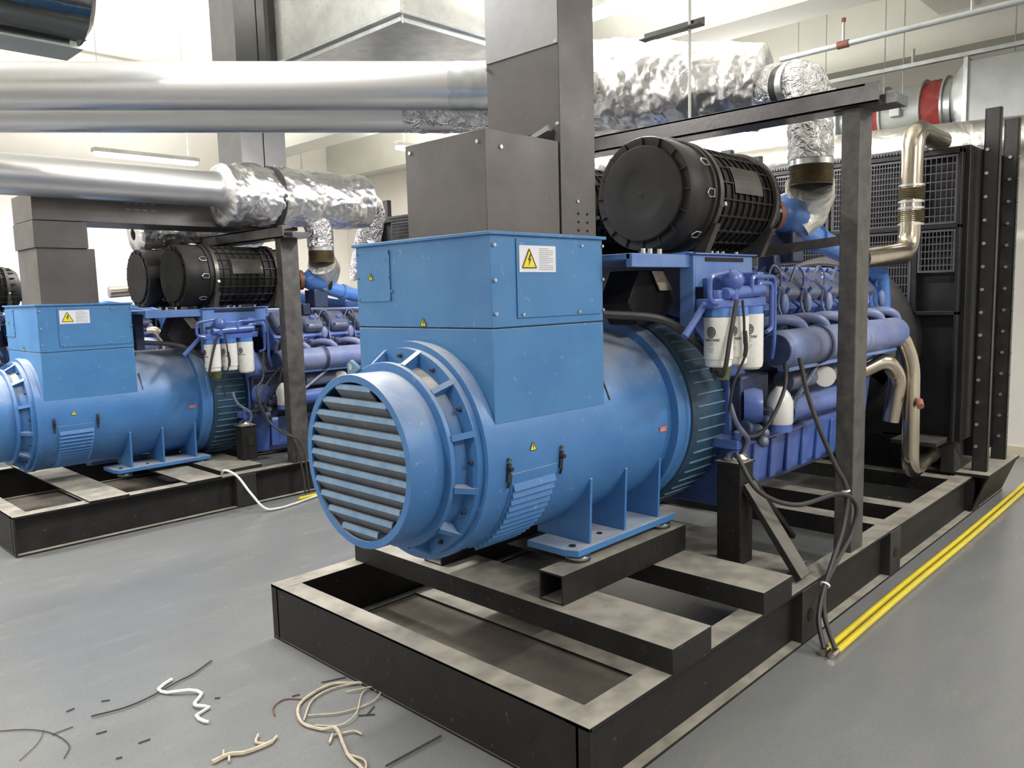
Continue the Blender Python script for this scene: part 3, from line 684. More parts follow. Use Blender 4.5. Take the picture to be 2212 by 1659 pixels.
    b.tube(catmull([(0.90, 0.62, 1.46), (1.10, 0.47, 1.43), (1.26, 0.40, 1.33), (1.33, 0.36, 1.24), (1.30, 0.33, 1.20)]), 0.018, 8)
    b.tube(catmull([(1.30, 0.33, 1.20), (1.22, 0.24, 1.20), (1.25, 0.225, 1.36), (1.30, 0.225, 1.50)]), 0.010, 8)
    b.tube(catmull([(1.36, 0.23, 1.50), (1.37, 0.228, 1.42), (1.375, 0.228, 1.33), (1.38, 0.225, 1.29), (1.372, 0.228, 1.25), (1.34, 0.26, 1.14), (1.36, 0.29, 1.02)]), 0.006, 8)
    b.tube(catmull([(1.374, 0.226, 1.37), (1.38, 0.223, 1.30), (1.376, 0.226, 1.26)]), 0.010, 8)
    b.tube(catmull([(1.86, 0.28, 1.24), (1.80, 0.24, 1.10), (1.70, 0.25, 0.96), (1.64, 0.29, 0.88), (1.56, 0.33, 0.87)]), 0.009, 8)
    b.each('wiring_hose', 'cable_black', t)
    return t

def filter_print(o, x, y, z, deg):
    """round emblem and maker's name printed round the canister"""
    R = 0.0621
    def P(s, h, k=0.0): a = math.radians(deg) + s/R; return Vector((x + math.cos(a)*(R+k), y + math.sin(a)*(R+k), z + h))
    b = MB()
    for r0, r1 in ((0.0165, 0.0205), (0.011, 0.0145)):
        n = 28
        vs = []; fs = []
        for i in range(n):
            a = 2*PI*i/n
            vs += [P(r0*math.cos(a), r0*math.sin(a)*1.15, 0.0004), P(r1*math.cos(a), r1*math.sin(a)*1.15, 0.0004)]
        for i in range(n): fs.append((2*i, 2*i+1, (2*i+3) % (2*n), (2*i+2) % (2*n)))
        b.add(vs, fs)
    for k in (-1, 0, 1):
        h = math.sqrt(0.011**2 - (k*0.0055)**2)
        vs = [P(k*0.0055-0.0015, -h, 0.0004), P(k*0.0055+0.0015, -h, 0.0004), P(k*0.0055+0.0015, h, 0.0004), P(k*0.0055-0.0015, h, 0.0004)]
        b.add(vs, [(0,1,2,3)])
        vs = [P(-0.009, k*0.006-0.001, 0.0004), P(0.009, k*0.006-0.001, 0.0004), P(0.009, k*0.006+0.001, 0.0004), P(-0.009, k*0.006+0.001, 0.0004)]
        b.add(vs, [(0,1,2,3)])
    for k, w in enumerate((0.022, 0.018, 0.0, 0.026, 0.024, 0.02)):
        if w: b.add([P(-w/2, -0.048-k*0.007, 0.0004), P(w/2, -0.048-k*0.007, 0.0004), P(w/2, -0.0465-k*0.007, 0.0004), P(-w/2, -0.0465-k*0.007, 0.0004)], [(0,1,2,3)])
    # lettering
    cu = bpy.data.curves.new('t', 'FONT'); cu.body = 'WEICHAI'; cu.size = 0.0165; cu.align_x = 'CENTER'; cu.shear = 0.3; cu.offset = 0.0004
    to = bpy.data.objects.new('t', cu); COL.objects.link(to)
    dg = bpy.context.evaluated_depsgraph_get(); dg.update()
    me = bpy.data.meshes.new_from_object(to.evaluated_get(dg))
    vs = [P(v.co.x*1.0, v.co.y - 0.038, 0.0005) for v in me.vertices]
    b.add(vs, [tuple(p.vertices) for p in me.polygons])
    bpy.data.objects.remove(to)
    b.build('print', 'label_black', o, smooth=0)

def make_air_filter(yc, label):
    t = thing('air_filter', (1.6, yc, 1.72), label, 'air filter', 'black air filter canisters')
    zc = 1.962; O = Vector((0, yc, zc))
    R = 0.240
    # body with moulded ribs
    b = MB().lathe(O, AX, [(1.40, 0.05), (1.40, R-0.014), (2.00, R-0.020), (2.04, R-0.045), (2.07, 0.12), (2.07, 0.05)], 64)
    body = b.build('canister', 'black_plastic', t)
    for k in range(9):
        x = 1.45 + 0.058*k
        MB().ring(O, AX, x, x+0.006, R-0.03, R-0.006, 64).build('hoop_rib', 'black_plastic', body)
    for k in range(20):
        a = 2*PI*k/20 + 0.1; c, s_ = math.cos(a), math.sin(a)
        MB().bar((1.41, yc+c*(R-0.011), zc+s_*(R-0.011)), (1.99, yc+c*(R-0.015), zc+s_*(R-0.015)), 0.007, 0.014, up=(0,c,s_)).build('long_rib', 'black_plastic', body)
    a = math.radians(142); c, s_ = math.cos(a), math.sin(a)
    pl = MB()
    for i in range(6):
        a0, a1 = math.radians(148+i*5), math.radians(153+i*5)
        pl.add([(1.52, yc+math.cos(a0)*(R-0.003), zc+math.sin(a0)*(R-0.003)), (1.52, yc+math.cos(a1)*(R-0.003), zc+math.sin(a1)*(R-0.003)), (1.78, yc+math.cos(a1)*(R-0.003), zc+math.sin(a1)*(R-0.003)), (1.78, yc+math.cos(a0)*(R-0.003), zc+math.sin(a0)*(R-0.003))], [(0,1,2,3)])
    pl.build('name_panel', 'strap_grey', body)
    # end cover: pan with dished disc, slotted rim
    b = MB().lathe(O, AX, [(1.16, 0.15), (1.148, R-0.020), (1.148, R-0.004), (1.155, R), (1.26, R), (1.27, R-0.004), (1.33, R-0.006), (1.335, R+0.004), (1.352, R+0.004), (1.357, R-0.008), (1.40, R-0.008), (1.40, 0.1)], 72)
    cov = b.build('end_cover', 'black_plastic', t)
    MB().lathe(O, AX, [(1.136, 1e-4), (1.139, 0.02), (1.137, 0.035), (1.139, 0.07), (1.135, 0.10), (1.132, 0.13), (1.133, 0.196), (1.138, 0.201), (1.165, 0.201)], 64).build('dished_disc', 'cover_plastic', cov)
    for k in range(16):
        a = 2*PI*k/16; c, s_ = math.cos(a), math.sin(a)
        MB().bar((1.146, yc+c*0.200, zc+s_*0.200), (1.146, yc+c*0.236, zc+s_*0.236), 0.006, 0.008, up=(1,0,0)).build('rim_spoke', 'cover_plastic', cov)
    # straps and feet
    for x in (1.375, 1.90):
        b = MB().ring(O, AX, x, x+0.030, R-0.012, R+0.006, 64); so = b.build('strap', 'strap_grey', t)
        b = MB()
        for sy in (-1, 1):
            b.prism([(x, yc+sy*0.20, zc-0.13), (x, yc+sy*0.225, zc-0.13), (x, yc+sy*0.165, 1.70), (x, yc+sy*0.10, 1.70)], (0.04, 0, 0))
        b.each('strap_leg', 'strap_grey', so)
        MB().cyl((x+0.015, yc-0.236, zc-0.055), (x+0.015, yc-0.262, zc-0.05), 0.010, n=8).build('strap_bolt', 'bolt', so)
    # spring clips round the cover
    for deg in (150, 182, 226, 300, 30, 100):
        a = math.radians(deg); c, s_ = math.cos(a), math.sin(a); er = Vector((0, c, s_)); et = Vector((0, -s_, c)); q = Vector((1.30, yc, zc)) + er*(R+0.006)
        pts = [q + Vector((-0.035,0,0)) - et*0.004, q + Vector((-0.018,0,0)) + et*0.017, q + Vector((0.022,0,0)) + et*0.015, q + Vector((0.022,0,0)) - et*0.015, q + Vector((-0.018,0,0)) - et*0.017, q + Vector((-0.035,0,0)) + et*0.004]
        MB().tube(pts, 0.0028, 6).build('spring_clip', 'bolt', t)
    # rubber elbow with clamp to the turbo
    b = MB().tube(bend([(2.03, yc-0.03, zc-0.04), (2.12, yc-0.045, zc-0.045), (2.24, yc-0.07, zc-0.035)], 0.05), [0.105, 0.10, 0.095, 0.09, 0.085, 0.08, 0.078, 0.078, 0.078], 24)
    el = b.build('rubber_elbow', 'cable_black', t)
    MB().lathe((2.20, yc-0.063, zc-0.04), (0.96, -0.25, 0.05), [(0, 0.078), (0, 0.086), (0.03, 0.086), (0.03, 0.078)], 24, closed=True).build('hose_clamp', 'rust_red', el)
    return t

def grid_panel(b, x, y0, y1, z0, z1, ny, nz, w=0.006, fr=0.014):
    b.box(x, x+0.01, y0, y1, z0, z0+fr); b.box(x, x+0.01, y0, y1, z1-fr, z1); b.box(x, x+0.01, y0, y0+fr, z0+fr, z1-fr); b.box(x, x+0.01, y1-fr, y1, z0+fr, z1-fr)
    for i in range(1, ny):
        y = y0 + (y1-y0)*i/ny; b.box(x+0.001, x+0.007, y-w/2, y+w/2, z0+fr, z1-fr)
    for i in range(1, nz):
        z = z0 + (z1-z0)*i/nz; b.box(x+0.002, x+0.009, y0+fr, y1-fr, z-w*0.7, z+w*0.7)

def make_radiator(label):
    t = thing('radiator', (4.3, AY, 0.28), label, 'radiator', 'black radiators')
    y0, y1 = 0.06, my(0.06)
    MB().box(4.02, 4.30, y0, y1, 0.50, 2.42).build('shroud_box', 'rad_black', t, bevel=0.004)
    b = MB(); b.box(3.96, 4.02, y0+0.03, 0.11, 0.50, 2.40); b.box(3.96, 4.02, 0.345, 0.375, 0.50, 2.40); b.box(3.96, 4.02, y1-0.09, y1-0.03, 0.5, 2.40)
    b.box(3.96, 4.02, y0+0.03, y1-0.03, 2.37, 2.40); b.box(3.96, 4.02, y0+0.03, y1-0.03, 1.90, 1.925); b.box(3.96, 4.02, y0+0.03, y1-0.03, 1.34, 1.365)
    b.build('guard_frame', 'rad_black', t, bevel=0.003)
    for (a0, a1, c0, c1, ny, nz) in ((0.115, 0.34, 1.93, 2.365, 7, 8), (0.115, 0.34, 1.62, 1.895, 10, 6), (0.38, 0.92, 1.93, 2.365, 30, 12), (0.94, 1.48, 1.93, 2.365, 30, 12), (0.38, 0.92, 1.37, 1.895, 30, 9), (0.94, 1.48, 1.37, 1.895, 30, 9), (0.38, 0.60, 1.05, 1.335, 14, 4)):
        b = MB(); grid_panel(b, 3.965, a0, a1, c0, c1, ny, nz, w=0.005); b.build('guard_grid', 'rad_grid', t, smooth=0)
    # perforated top strip
    b = MB()
    for i in range(60): b.box(3.955, 4.0, 0.3+i*0.02, 0.312+i*0.02, 2.405, 2.42)
    b.box(3.955, 3.965, 0.28, 1.52, 2.42, 2.432); b.build('top_strip', 'rad_grid', t, smooth=0)
    MB().lathe((3.70, AY, 1.15), AX, [(0.32, 0.62), (0.20, 0.60), (0.06, 0.56), (0.06, 0.54), (0.2, 0.58), (0.32, 0.60)], 48, closed=True).build('fan_ring', 'dark_frame', t)
    b = MB()
    for k in range(8):
        a = 2*PI*k/8; c, s_ = math.cos(a), math.sin(a)
        b.prism([(3.86, AY+c*0.12-s_*0.04, 1.15+s_*0.12+c*0.04), (3.90, AY+c*0.12+s_*0.04, 1.15+s_*0.12-c*0.04), (3.91, AY+c*0.53+s_*0.09, 1.15+s_*0.53-c*0.09), (3.85, AY+c*0.53-s_*0.09, 1.15+s_*0.53+c*0.09)], (0.006, 0, 0))
    b.cyl((3.80, AY, 1.15), (3.94, AY, 1.15), 0.13, n=24); b.build('fan', 'rad_black', t)
    # side frame: two upright channels with a bolted web between
    for x in (4.20, 4.70):
        for (ya, yb) in ((-0.06, 0.03), (my(0.03), my(-0.06))):
            b = MB(); b.box(x, x+0.008, ya, yb, 0.28, 2.66); b.box(x, x+0.05, ya, ya+0.008, 0.28, 2.66); b.box(x, x+0.05, yb-0.008, yb, 0.28, 2.66)
            b.build('upright_channel', 'dark_frame', t)
    b = MB(); b.box(4.30, 4.78, 0.035, my(0.035), 0.42, 2.36); b.build('core', 'rad_black', t)
    for z_ in (2.36, 0.36): MB().box(4.305, 4.77, 0.035, my(0.035), z_, z_+0.06).build('core_tank', 'rad_black', t)
    b = MB()
    for k in range(14):
        z = 0.45 + 0.15*k
        b.cyl((4.199, 0.008, z), (4.187, 0.008, z), 0.011, n=8)
        b.cyl((4.018, 0.10, z*0.88+0.12), (4.005, 0.10, z*0.88+0.12), 0.009, n=8)
        b.cyl((4.699, -0.015, z), (4.687, -0.015, z), 0.011, n=8); b.cyl((4.725, -0.060, z), (4.725, -0.068, z), 0.010, n=8)
    b.each('frame_bolt', 'bolt', t)
    b = MB(); b.prism([(4.02, 0.10, 0.50), (4.02, 0.55, 0.50), (4.28, 0.55, 0.28), (4.28, 0.10, 0.28)], (0,0,0.02)) 
    b.box(4.05, 4.28, 0.10, 0.18, 0.28, 0.52); b.box(3.72, 4.30, 0.12, 0.40, 0.505, 0.53)
    b.build('support_bracket', 'dark_frame', t)
    # coolant pipes, plated, upper and lower
    b = MB().tube(bend([(2.95, 0.34, 1.70), (3.66, 0.30, 1.745), (3.69, 0.30, 2.515), (4.25, 0.30, 2.50)], 0.13, 10), 0.066, 24); p = b.build('upper_coolant_pipe', 'nickel', t)
    p['label'] = 'plated pipe bent over the top of the radiator'
    for z in (1.935, 2.075):
        b = MB(); pr = []
        for i in range(13): pr.append((i*0.006, 0.074 + (0.006 if i % 2 else 0)))
        b.lathe((3.68, 0.30, z), (0,0,1), pr, 28); b.build('rubber_sleeve', 'bellows', p)
        b = MB(); b.ring((3.68, 0.30, z-0.02), (0,0,1), 0, 0.014, 0.064, 0.078, 24); b.ring((3.68, 0.30, z+0.08), (0,0,1), 0, 0.014, 0.064, 0.078, 24); b.each('hose_clamp', 'zinc', p)
    b = MB().tube(bend([(3.36, 0.32, 1.23), (3.44, 0.26, 1.23), (3.52, 0.22, 1.06), (3.52, 0.21, 0.36), (4.15, 0.24, 0.42)], 0.12, 10), 0.052, 24); p = b.build('lower_coolant_pipe', 'nickel', t)
    p['label'] = 'plated pipe dropping down in front of the radiator'
    b = MB().tube(bend([(3.20, 0.42, 1.02), (3.30, 0.30, 1.10), (3.42, 0.26, 0.98), (3.42, 0.30, 0.70)], 0.07, 8), 0.05, 20); b.build('return_pipe', 'nickel', t)
    b = MB(); b.ring((3.98, 0.235, 0.402), (0.98, 0.04, 0.1), 0, 0.03, 0.05, 0.062, 20); b.ring((4.05, 0.235, 0.41), (0.98, 0.04, 0.1), 0, 0.03, 0.05, 0.062, 20); b.each('hose_clamp', 'dark_frame', p)
    MB().cyl((3.49, 0.16, 0.83), (3.45, 0.14, 0.80), 0.022, n=10).build('drain_tap', 'copper', p)
    return t

def make_portal(x, ztop, dy, label, y0=0.02, ext=0.16):
    """steel portal over the engine: two posts and a cross channel that carries the exhaust silencer"""
    t = thing('portal_frame', (x+0.07, AY+dy, 0.258), label, 'steel frame', 'black steel portal frames')
    for f in (lambda y: y, my):
        ya, yb = sorted((f(y0), f(y0+0.085)))
        b = MB(); b.box(x, x+0.15, ya+dy, yb+dy, 0.258, ztop-0.07)
        b.build('post', 'post_steel', t, bevel=0.004)
    b = MB()
    y0b, y1b = -0.07+dy, my(-0.07)+dy
    b.box(x-0.03, x+0.012-0.03, y0b, y1b, ztop-0.07, ztop+0.02); b.box(x-0.03, x+0.13, y0b, y1b, ztop-0.07, ztop-0.058); b.box(x-0.03, x+0.09, y0b+0.06, y1b, ztop+0.008, ztop+0.02)
    b.box(x+0.02, x+0.16, y0b-0.06, y0b+0.22, ztop-0.075, ztop-0.03)
    b.build('top_channel', 'beam_steel', t, bevel=0.002)
    return t

def crumple(amp, sc, seed=0.0, ridge=True):
    def f(pos, i, a):
        p = Vector(pos)*sc + Vector((seed, seed*1.7, -seed))
        v = noise.noise(p) + 0.5*noise.noise(p*2.3) + 0.3*abs(noise.noise(p*5.1))
        return amp*v
    return f

# --- set in front
SK1 = make_skid(True, 'black steel base skid under the nearest alternator, wide open front bay')
ALT1 = make_alternator()
ENG1 = make_engine()
F1 = make_air_filter(0.587, 'large black air filter canister on the nearest engine, facing the camera beside the grey duct')
F1b = copy_tree(F1, label='black air filter canister hidden behind the large one on the nearest engine')
F1b.location.y = my(0.587)
RAD1 = make_radiator('tall black radiator with grid guards at the far end of the nearest skid')
PF1 = make_portal(2.06, 2.43, 0.0, 'black steel portal with thick post standing on the nearest skid rail')

# engine support posts with raking braces, standing on the nearest skid
def make_support(sx, label, d=(0,0,0), braces=True, z0=0.286):
    D = Vector(d)
    t = thing('engine_support', (1.54+d[0], 0.36+d[1], z0), label, 'support post', 'black posts under the engine')
    def f(y): return (y if sx > 0 else my(y))
    def B(x0, x1, ya, yb, z0, z1):
        a, b_ = sorted((f(ya), f(yb))); return MB().box(x0+d[0], x1+d[0], a+d[1], b_+d[1], z0+d[2], z1+d[2])
    p = B(1.485, 1.605, 0.30, 0.42, z0-d[2], 0.755); p.build('post', 'black_steel', t, bevel=0.006)
    B(1.478, 1.612, 0.293, 0.427, 0.755, 0.764).build('cap_plate', 'black_steel', t)
    B(1.53, 1.57, 0.294, 0.301, 0.60, 0.67).build('opening', 'hole', t)
    if not braces: return t
    MB().bar(D+Vector((1.55, f(0.30), 0.66)), D+Vector((1.56, f(0.035), 0.275)), 0.10, 0.03, up=(0, -1 if sx>0 else 1, 0.4)).build('brace', 'black_steel', t, bevel=0.003)
    MB().bar(D+Vector((1.60, f(0.36), 0.70)), D+Vector((1.98, f(0.30), 0.31)), 0.08, 0.025, up=(1,0,1)).build('brace', 'black_steel', t, bevel=0.003)
    return t
SP1 = make_support(1, 'black upright with dusty raking brace under the nearest engine, behind the cable loop')
SP1b = make_support(-1, 'black upright under the nearest engine on its hidden far side')

# flat bar tied from the portal post to the engine
b = MB().bar((2.07, 0.06, 1.765), (2.07, 0.60, 1.722), 0.012, 0.045, up=(0,0,1)); o = b.build('flat_bar', 'post_steel', shift=(2.07, 0.33, 1.74))
tag(o, 'grey flat steel bar bolted across from the thick portal post towards the engine', 'steel bar')

# --- cable duct standing on the cabinet
def make_cable_duct(label, dx=0.0, dy=0.0, dz=0.0, top=ZC):
    t = thing('cable_duct', (0.5+dx, AY+dy, 1.767+dz), label, 'cable duct', 'grey sheet metal cable ducts')
    def V(*p): return tuple(Vector(p) + Vector((dx, dy, dz)))
    b = MB(); b.box(0.20+dx, 0.585+dx, 0.575+dy, 1.005+dy, 1.768+dz, 2.115+dz); b.build('base_box', 'duct_grey', t, bevel=0.002)
    return t
D1 = make_cable_duct('grey sheet metal cable duct rising from the nearest blue cabinet to the ceiling')
b = MB(); b.box(0.59, 0.80, 0.57, 0.95, 1.768, ZC)
r_ = b.build('riser', 'duct_grey', D1, bevel=0.002)
MB().box(0.586, 0.59, 0.572, 0.948, 2.47, ZC).build('cover_sheet', 'duct_light', r_)
MB().box(0.5865, 0.5885, 0.60, 0.93, 2.12, 2.16).build('cut_out', 'hole', r_)
b = MB(); b.prism([(0.575, 0.60, 2.175), (0.575, 0.76, 2.125), (0.575, 0.76, 2.11), (0.575, 0.60, 2.155)], (-0.02, 0, 0)); b.build('bent_tab', 'duct_light', r_)
bolt_row(D1, [(0.20, 0.61, 2.075), (0.20, 0.975, 2.085)], r=0.009, h=0.006, d=(-1,0,0))
bolt_row(D1, [(0.275, 0.575, 2.06)], r=0.009, h=0.006)
bolt_row(D1, [(0.585, 0.577, 2.475), (0.585, 0.577, 2.18), (0.585, 0.943, 2.45)], r=0.008, h=0.006, d=(-1,0,0))
bolt_row(D1, [(0.685, 0.57, 1.90)], r=0.008, h=0.006)
hb_ = MB()
for x in (0.69, 0.745):
    for k in range(3): hb_.cyl((x, 0.5695, 1.79+0.032*k), (x, 0.567, 1.79+0.032*k), 0.005, n=8)
hb_.each('rivet_hole', 'hole', D1)

# --- exhaust of the set in front
def make_exhaust(label, P, mat1='foil', el=True):
    t = thing('exhaust_pipe', P['base'], label, 'exhaust pipe', 'foil wrapped exhaust pipes')
    n1 = crumple(0.014, 9, P.get('seed', 0))
    b = MB().tube(bend([P['low'], P['a'], P['b']], 0.10, 8), P['r1']*1.16, 40, nz=crumple(0.012, 10, 3)); b.build('wrapped_elbow', 'foil_soft', t, smooth=60)
    z0 = P['b'][2] if isinstance(P['b'], tuple) else P['b'].z
    bx, by = P['b'][0], P['b'][1]
    pr = []
    for i in range(19): pr.append((i*0.0055, P['r1'] + (0.007 if i % 2 else 0)))
    MB().lathe((bx, by, z0), (0,0,1), pr, 40).build('bellows', 'bellows', t)
    b = MB(); b.ring((bx, by, z0+0.10), (0,0,1), 0, 0.035, P['r1']*0.9, P['r1']*1.04, 40); b.build('bellows_band', 'zinc', t)
    return t
EB = Vector((2.38, 0.385, 2.075))
E1 = make_exhaust('foil wrapped exhaust elbow rising from the nearest engine behind the black portal beam', dict(base=(2.38, 0.385, 1.9), low=(2.42, 0.50, 1.90), a=(2.47, 0.43, 1.98), b=(2.38, 0.385, 2.072), r1=0.105, seed=2))
pth = bend([(2.38, 0.385, 2.20), (2.385, 0.390, 2.35), (2.395, 0.42, 2.60), (2.44, 0.56, 2.61), (2.50, 0.70, 2.64)], 0.15, 10)
N_ = []
for i in range(len(pth)-1):
    for k in range(5): N_.append(pth[i].lerp(pth[i+1], k/5))
N_.append(pth[-1])
MB().tube(N_, 0.115, 56, nz=crumple(0.013, 11, 5)).build('wrapped_bend', 'foil_dense', E1, smooth=50)
cl = MB(); cl.ring((2.415, 0.485, 2.605), (0.30, 0.95, 0.03), 0.0, 0.04, 0.09, 0.122, 32); cl.build('pipe_clamp', 'zinc', E1)
cl = MB(); cl.ring((2.428, 0.525, 2.607), (0.30, 0.95, 0.03), 0.0, 0.045, 0.09, 0.119, 32); cl.build('clamp_gasket', 'cable_black', E1)

def silencer(p0, p1, r, label, matn, seed, shift, taper=0.0):
    t = thing('exhaust_silencer', shift, label, 'silencer', 'foil wrapped exhaust silencers')
    p0 = Vector(p0); p1 = Vector(p1); L = (p1-p0).length; ax = (p1-p0)
    pr = [(0, 0.05), (0.0, r*0.8), (0.03, r)]
    n = 110
    for i in range(1, n): pr.append((0.03 + (L-0.06)*i/n, r))
    pr += [(L-0.03, r), (L, r*0.8), (L+0.02, 0.08)]
    f1 = crumple(0.016, 5, seed); f2 = crumple(0.008, 26, seed+4)
    def nz(pos, tt, a):
        pos = pos + Vector((0, 0, 0)); wrap = 0.010*abs(math.sin(tt*9.0 + 0.8*math.sin(a))) ** 6
        return f1(pos, 0, a) + f2(pos, 0, a) - wrap - taper*tt/L
    MB().lathe(p0, ax, pr, 120, nz=nz).build('wrap', matn, t, smooth=55)
    return t
SA, SB = (2.307, 1.80, 2.815), (2.600, 0.735, 2.668)
SIL1 = silencer(SA, SB, 0.285, 'big crumpled foil wrapped silencer above the nearest air filter, right of the grey duct', 'foil', 1, (2.45, 1.2, 2.46), taper=0.05)
SIL1b = silencer((2.75, 2.9, 2.52), (3.05, 1.75, 2.44), 0.20, 'second foil silencer half hidden below and behind the big crumpled one', 'foil', 6, (2.9, 2.3, 2.3))

# two smooth clad pipes that cross the hall
def clad_pipe(pa, pb, r, label, wrapl, wm):
    pa = Vector(pa); pb = Vector(pb); d = (pb-pa).normalized()
    t = thing('exhaust_main', tuple((pa+pb)/2), label, 'pipe', 'smooth clad exhaust pipes')
    MB().tube([pa, pb], r, 64).build('cladding', 'smooth_clad', t)
    q0 = pa - d*0.02; b = MB(); pts = [q0 + d*(wrapl+0.02)*i/24 for i in range(25)]
    b.tube(pts, r*1.012, 48, nz=crumple(0.004 if wm == 'zinc' else 0.010, 12, 8)); b.build('end_wrap', wm, t, smooth=50)
    return t
dirv = -RGT
def atd(px, py, dep): return Vector((-1.7415, -1.3999, 1.55)) + (FWD + RGT*((px-1106)/1710) - UPV*((py-829.5)/1710))*dep
U1 = clad_pipe((1.667, 1.781, 2.726), (-0.60, 4.14, 2.812), 0.131, 'upper of the two smooth silver pipes crossing the hall behind the grey duct', 0.395, 'zinc')
MB().tube(bend([(1.70, 1.75, 2.725), (1.98, 1.62, 2.74), (2.32, 1.78, 2.80)], 0.1), 0.125, 32).build('joining_bend', 'foil_dense', U1)
L1 = clad_pipe((1.92, 1.87, 2.653), (-0.55, 4.44, 2.747), 0.138, 'lower of the two smooth silver pipes crossing the hall behind the grey duct', 0.79, 'foil_dense')

# --- sets behind
def second_set(off, soff, which):
    ox, oy, oz = off
    a = copy_tree(ALT1, label='blue drum alternator of the second set with white warning plate, left of the nearest one' if which == 2 else 'blue alternator of the farthest set, seen at the left picture edge')
    a.location = Vector(ALT1.location) + Vector(off)
    e = copy_tree(ENG1, label='blue diesel engine of the second set, behind the second black portal post' if which == 2 else 'dark blue diesel engine of the farthest set, glimpsed over the second alternator')
    e.location = Vector(ENG1.location) + Vector(off)
    g = []
    for F, lb in ((F1, 'near'), (F1b, 'far')):
        c = copy_tree(F, label=('black air filter canister of the second set, the one in front' if lb == 'near' else 'black air filter canister of the second set, partly hidden left one of the pair') if which == 2 else 'black air filter of the farthest set, left edge, %s of its pair' % ('front one' if lb == 'near' else 'rear one'))
        c.location = Vector(F.location) + Vector(off)
    r = copy_tree(RAD1, label='black radiator of the second set, just left of the nearest grey cable duct' if which == 2 else 'black radiator of the farthest set beside the far wall')
    r.location = Vector(RAD1.location) + Vector((ox, oy, 0))
    return a, e
O2 = (-0.252, 4.174, -0.200)
A2, E2 = second_set(O2, None, 2)
O3 = (-1.165, 8.313, -0.200)
A3, E3 = second_set(O3, None, 3)
SK2 = make_skid(False, 'black steel base skid under the second alternator, left in the picture')
for s_ in (SK2,): s_.location = Vector(s_.location) + Vector((-0.466, 4.164, 0))
SP2 = make_support(1, 'short black post and pad under the second engine, left of its portal post', O2, braces=False, z0=0.288)
PF2 = make_portal(1.50, 2.10, 4.16, 'black steel portal of the second set, post right of the second pair of filters')

# duct of the second set: box, riser, long tray under the silencer, riser to the ceiling
D2 = thing('cable_duct', (0.3, 5.1, 1.558), 'dark grey cable duct on the second cabinet with a long horizontal run to a riser', 'cable duct', 'grey sheet metal cable ducts')
MB().box(-0.03, 0.345, 4.76, 5.2, 1.559, 1.955).build('base_box', 'duct_grey', D2, bevel=0.002)
MB().box(-0.045, 0.30, 4.74, 5.2, 1.956, 2.14).build('neck_box', 'duct_grey', D2, bevel=0.002)
tr = MB().box(-0.04, 2.0, 4.745, 5.2, 2.145, 2.33).build('tray', 'duct_grey', D2, bevel=0.002)
b = MB()
for k in range(4):
    for z in (2.29, 2.245): b.box(0.58+0.06*k, 0.60+0.06*k+0.015, 4.742, 4.7445, z, z+0.006)
b.each('tray_slot', 'duct_light', tr)
b = MB(); b.box(1.66, 2.08, 5.0, 5.42, 2.331, ZC); rs = b.build('riser', 'duct_light', D2, bevel=0.003)
MB().box(1.862, 1.870, 4.996, 4.999, 2.34, ZC).build('seam', 'hole', rs)
b = MB()
for x in (1.95, 2.02): b.cyl((x, 4.999, 2.72), (x, 4.99, 2.72), 0.008, n=8)
b.each('bolt', 'bolt', rs)

# silencer and exhaust of the second set
SIL2 = silencer((1.22, 4.60, 2.39), (2.62, 4.64, 2.41), 0.24, 'foil wrapped silencer of the second set with a black band, on the second portal', 'foil', 12, (1.8, 4.63, 2.13))
b = MB(); b.ring((1.66, 4.628, 2.382), AX, 0, 0.04, 0.22, 0.262, 48); b.each('band', 'dark_frame', SIL2)
b = MB().tube([(-1.2, 4.60, 2.41), (1.26, 4.60, 2.425)], 0.135, 48); o = b.build('exhaust_main', 'smooth_clad', shift=(0.0, 4.6, 2.41)); tag(o, 'smooth silver exhaust pipe of the second set running left from its foil silencer', 'pipe')
X2 = make_exhaust('foil wrapped exhaust elbow of the second engine with brown bellows, behind the second post', dict(base=(2.13, 4.56, 1.75), low=(2.16, 4.70, 1.70), a=(2.20, 4.64, 1.78), b=(2.10, 4.555, 1.866), r1=0.105, seed=9))
MB().tube(bend([(2.10, 4.555, 2.00), (2.09, 4.555, 2.15), (2.05, 4.60, 2.30)], 0.05, 8), 0.112, 40, nz=crumple(0.008, 9, 3)).build('wrapped_bend', 'foil_dense', X2, smooth=50)
b = MB().tube(bend([(2.55, 4.66, 2.42), (2.86, 4.80, 2.40), (2.80, 4.98, 1.72)], 0.14, 8), 0.12, 40, nz=crumple(0.010, 11, 5)); o = b.build('exhaust_pipe', 'foil_dense', shift=(2.8, 4.9, 1.9)); tag(o, 'slanting foil wrapped pipe behind the second engine, left of the nearest cabinet', 'exhaust pipe')
SIL2b = silencer((0.95, 5.62, 2.14), (2.1, 5.60, 2.22), 0.17, 'lower foil silencer of the second set showing beneath the long grey tray', 'foil', 20, (1.5, 5.6, 2.1))

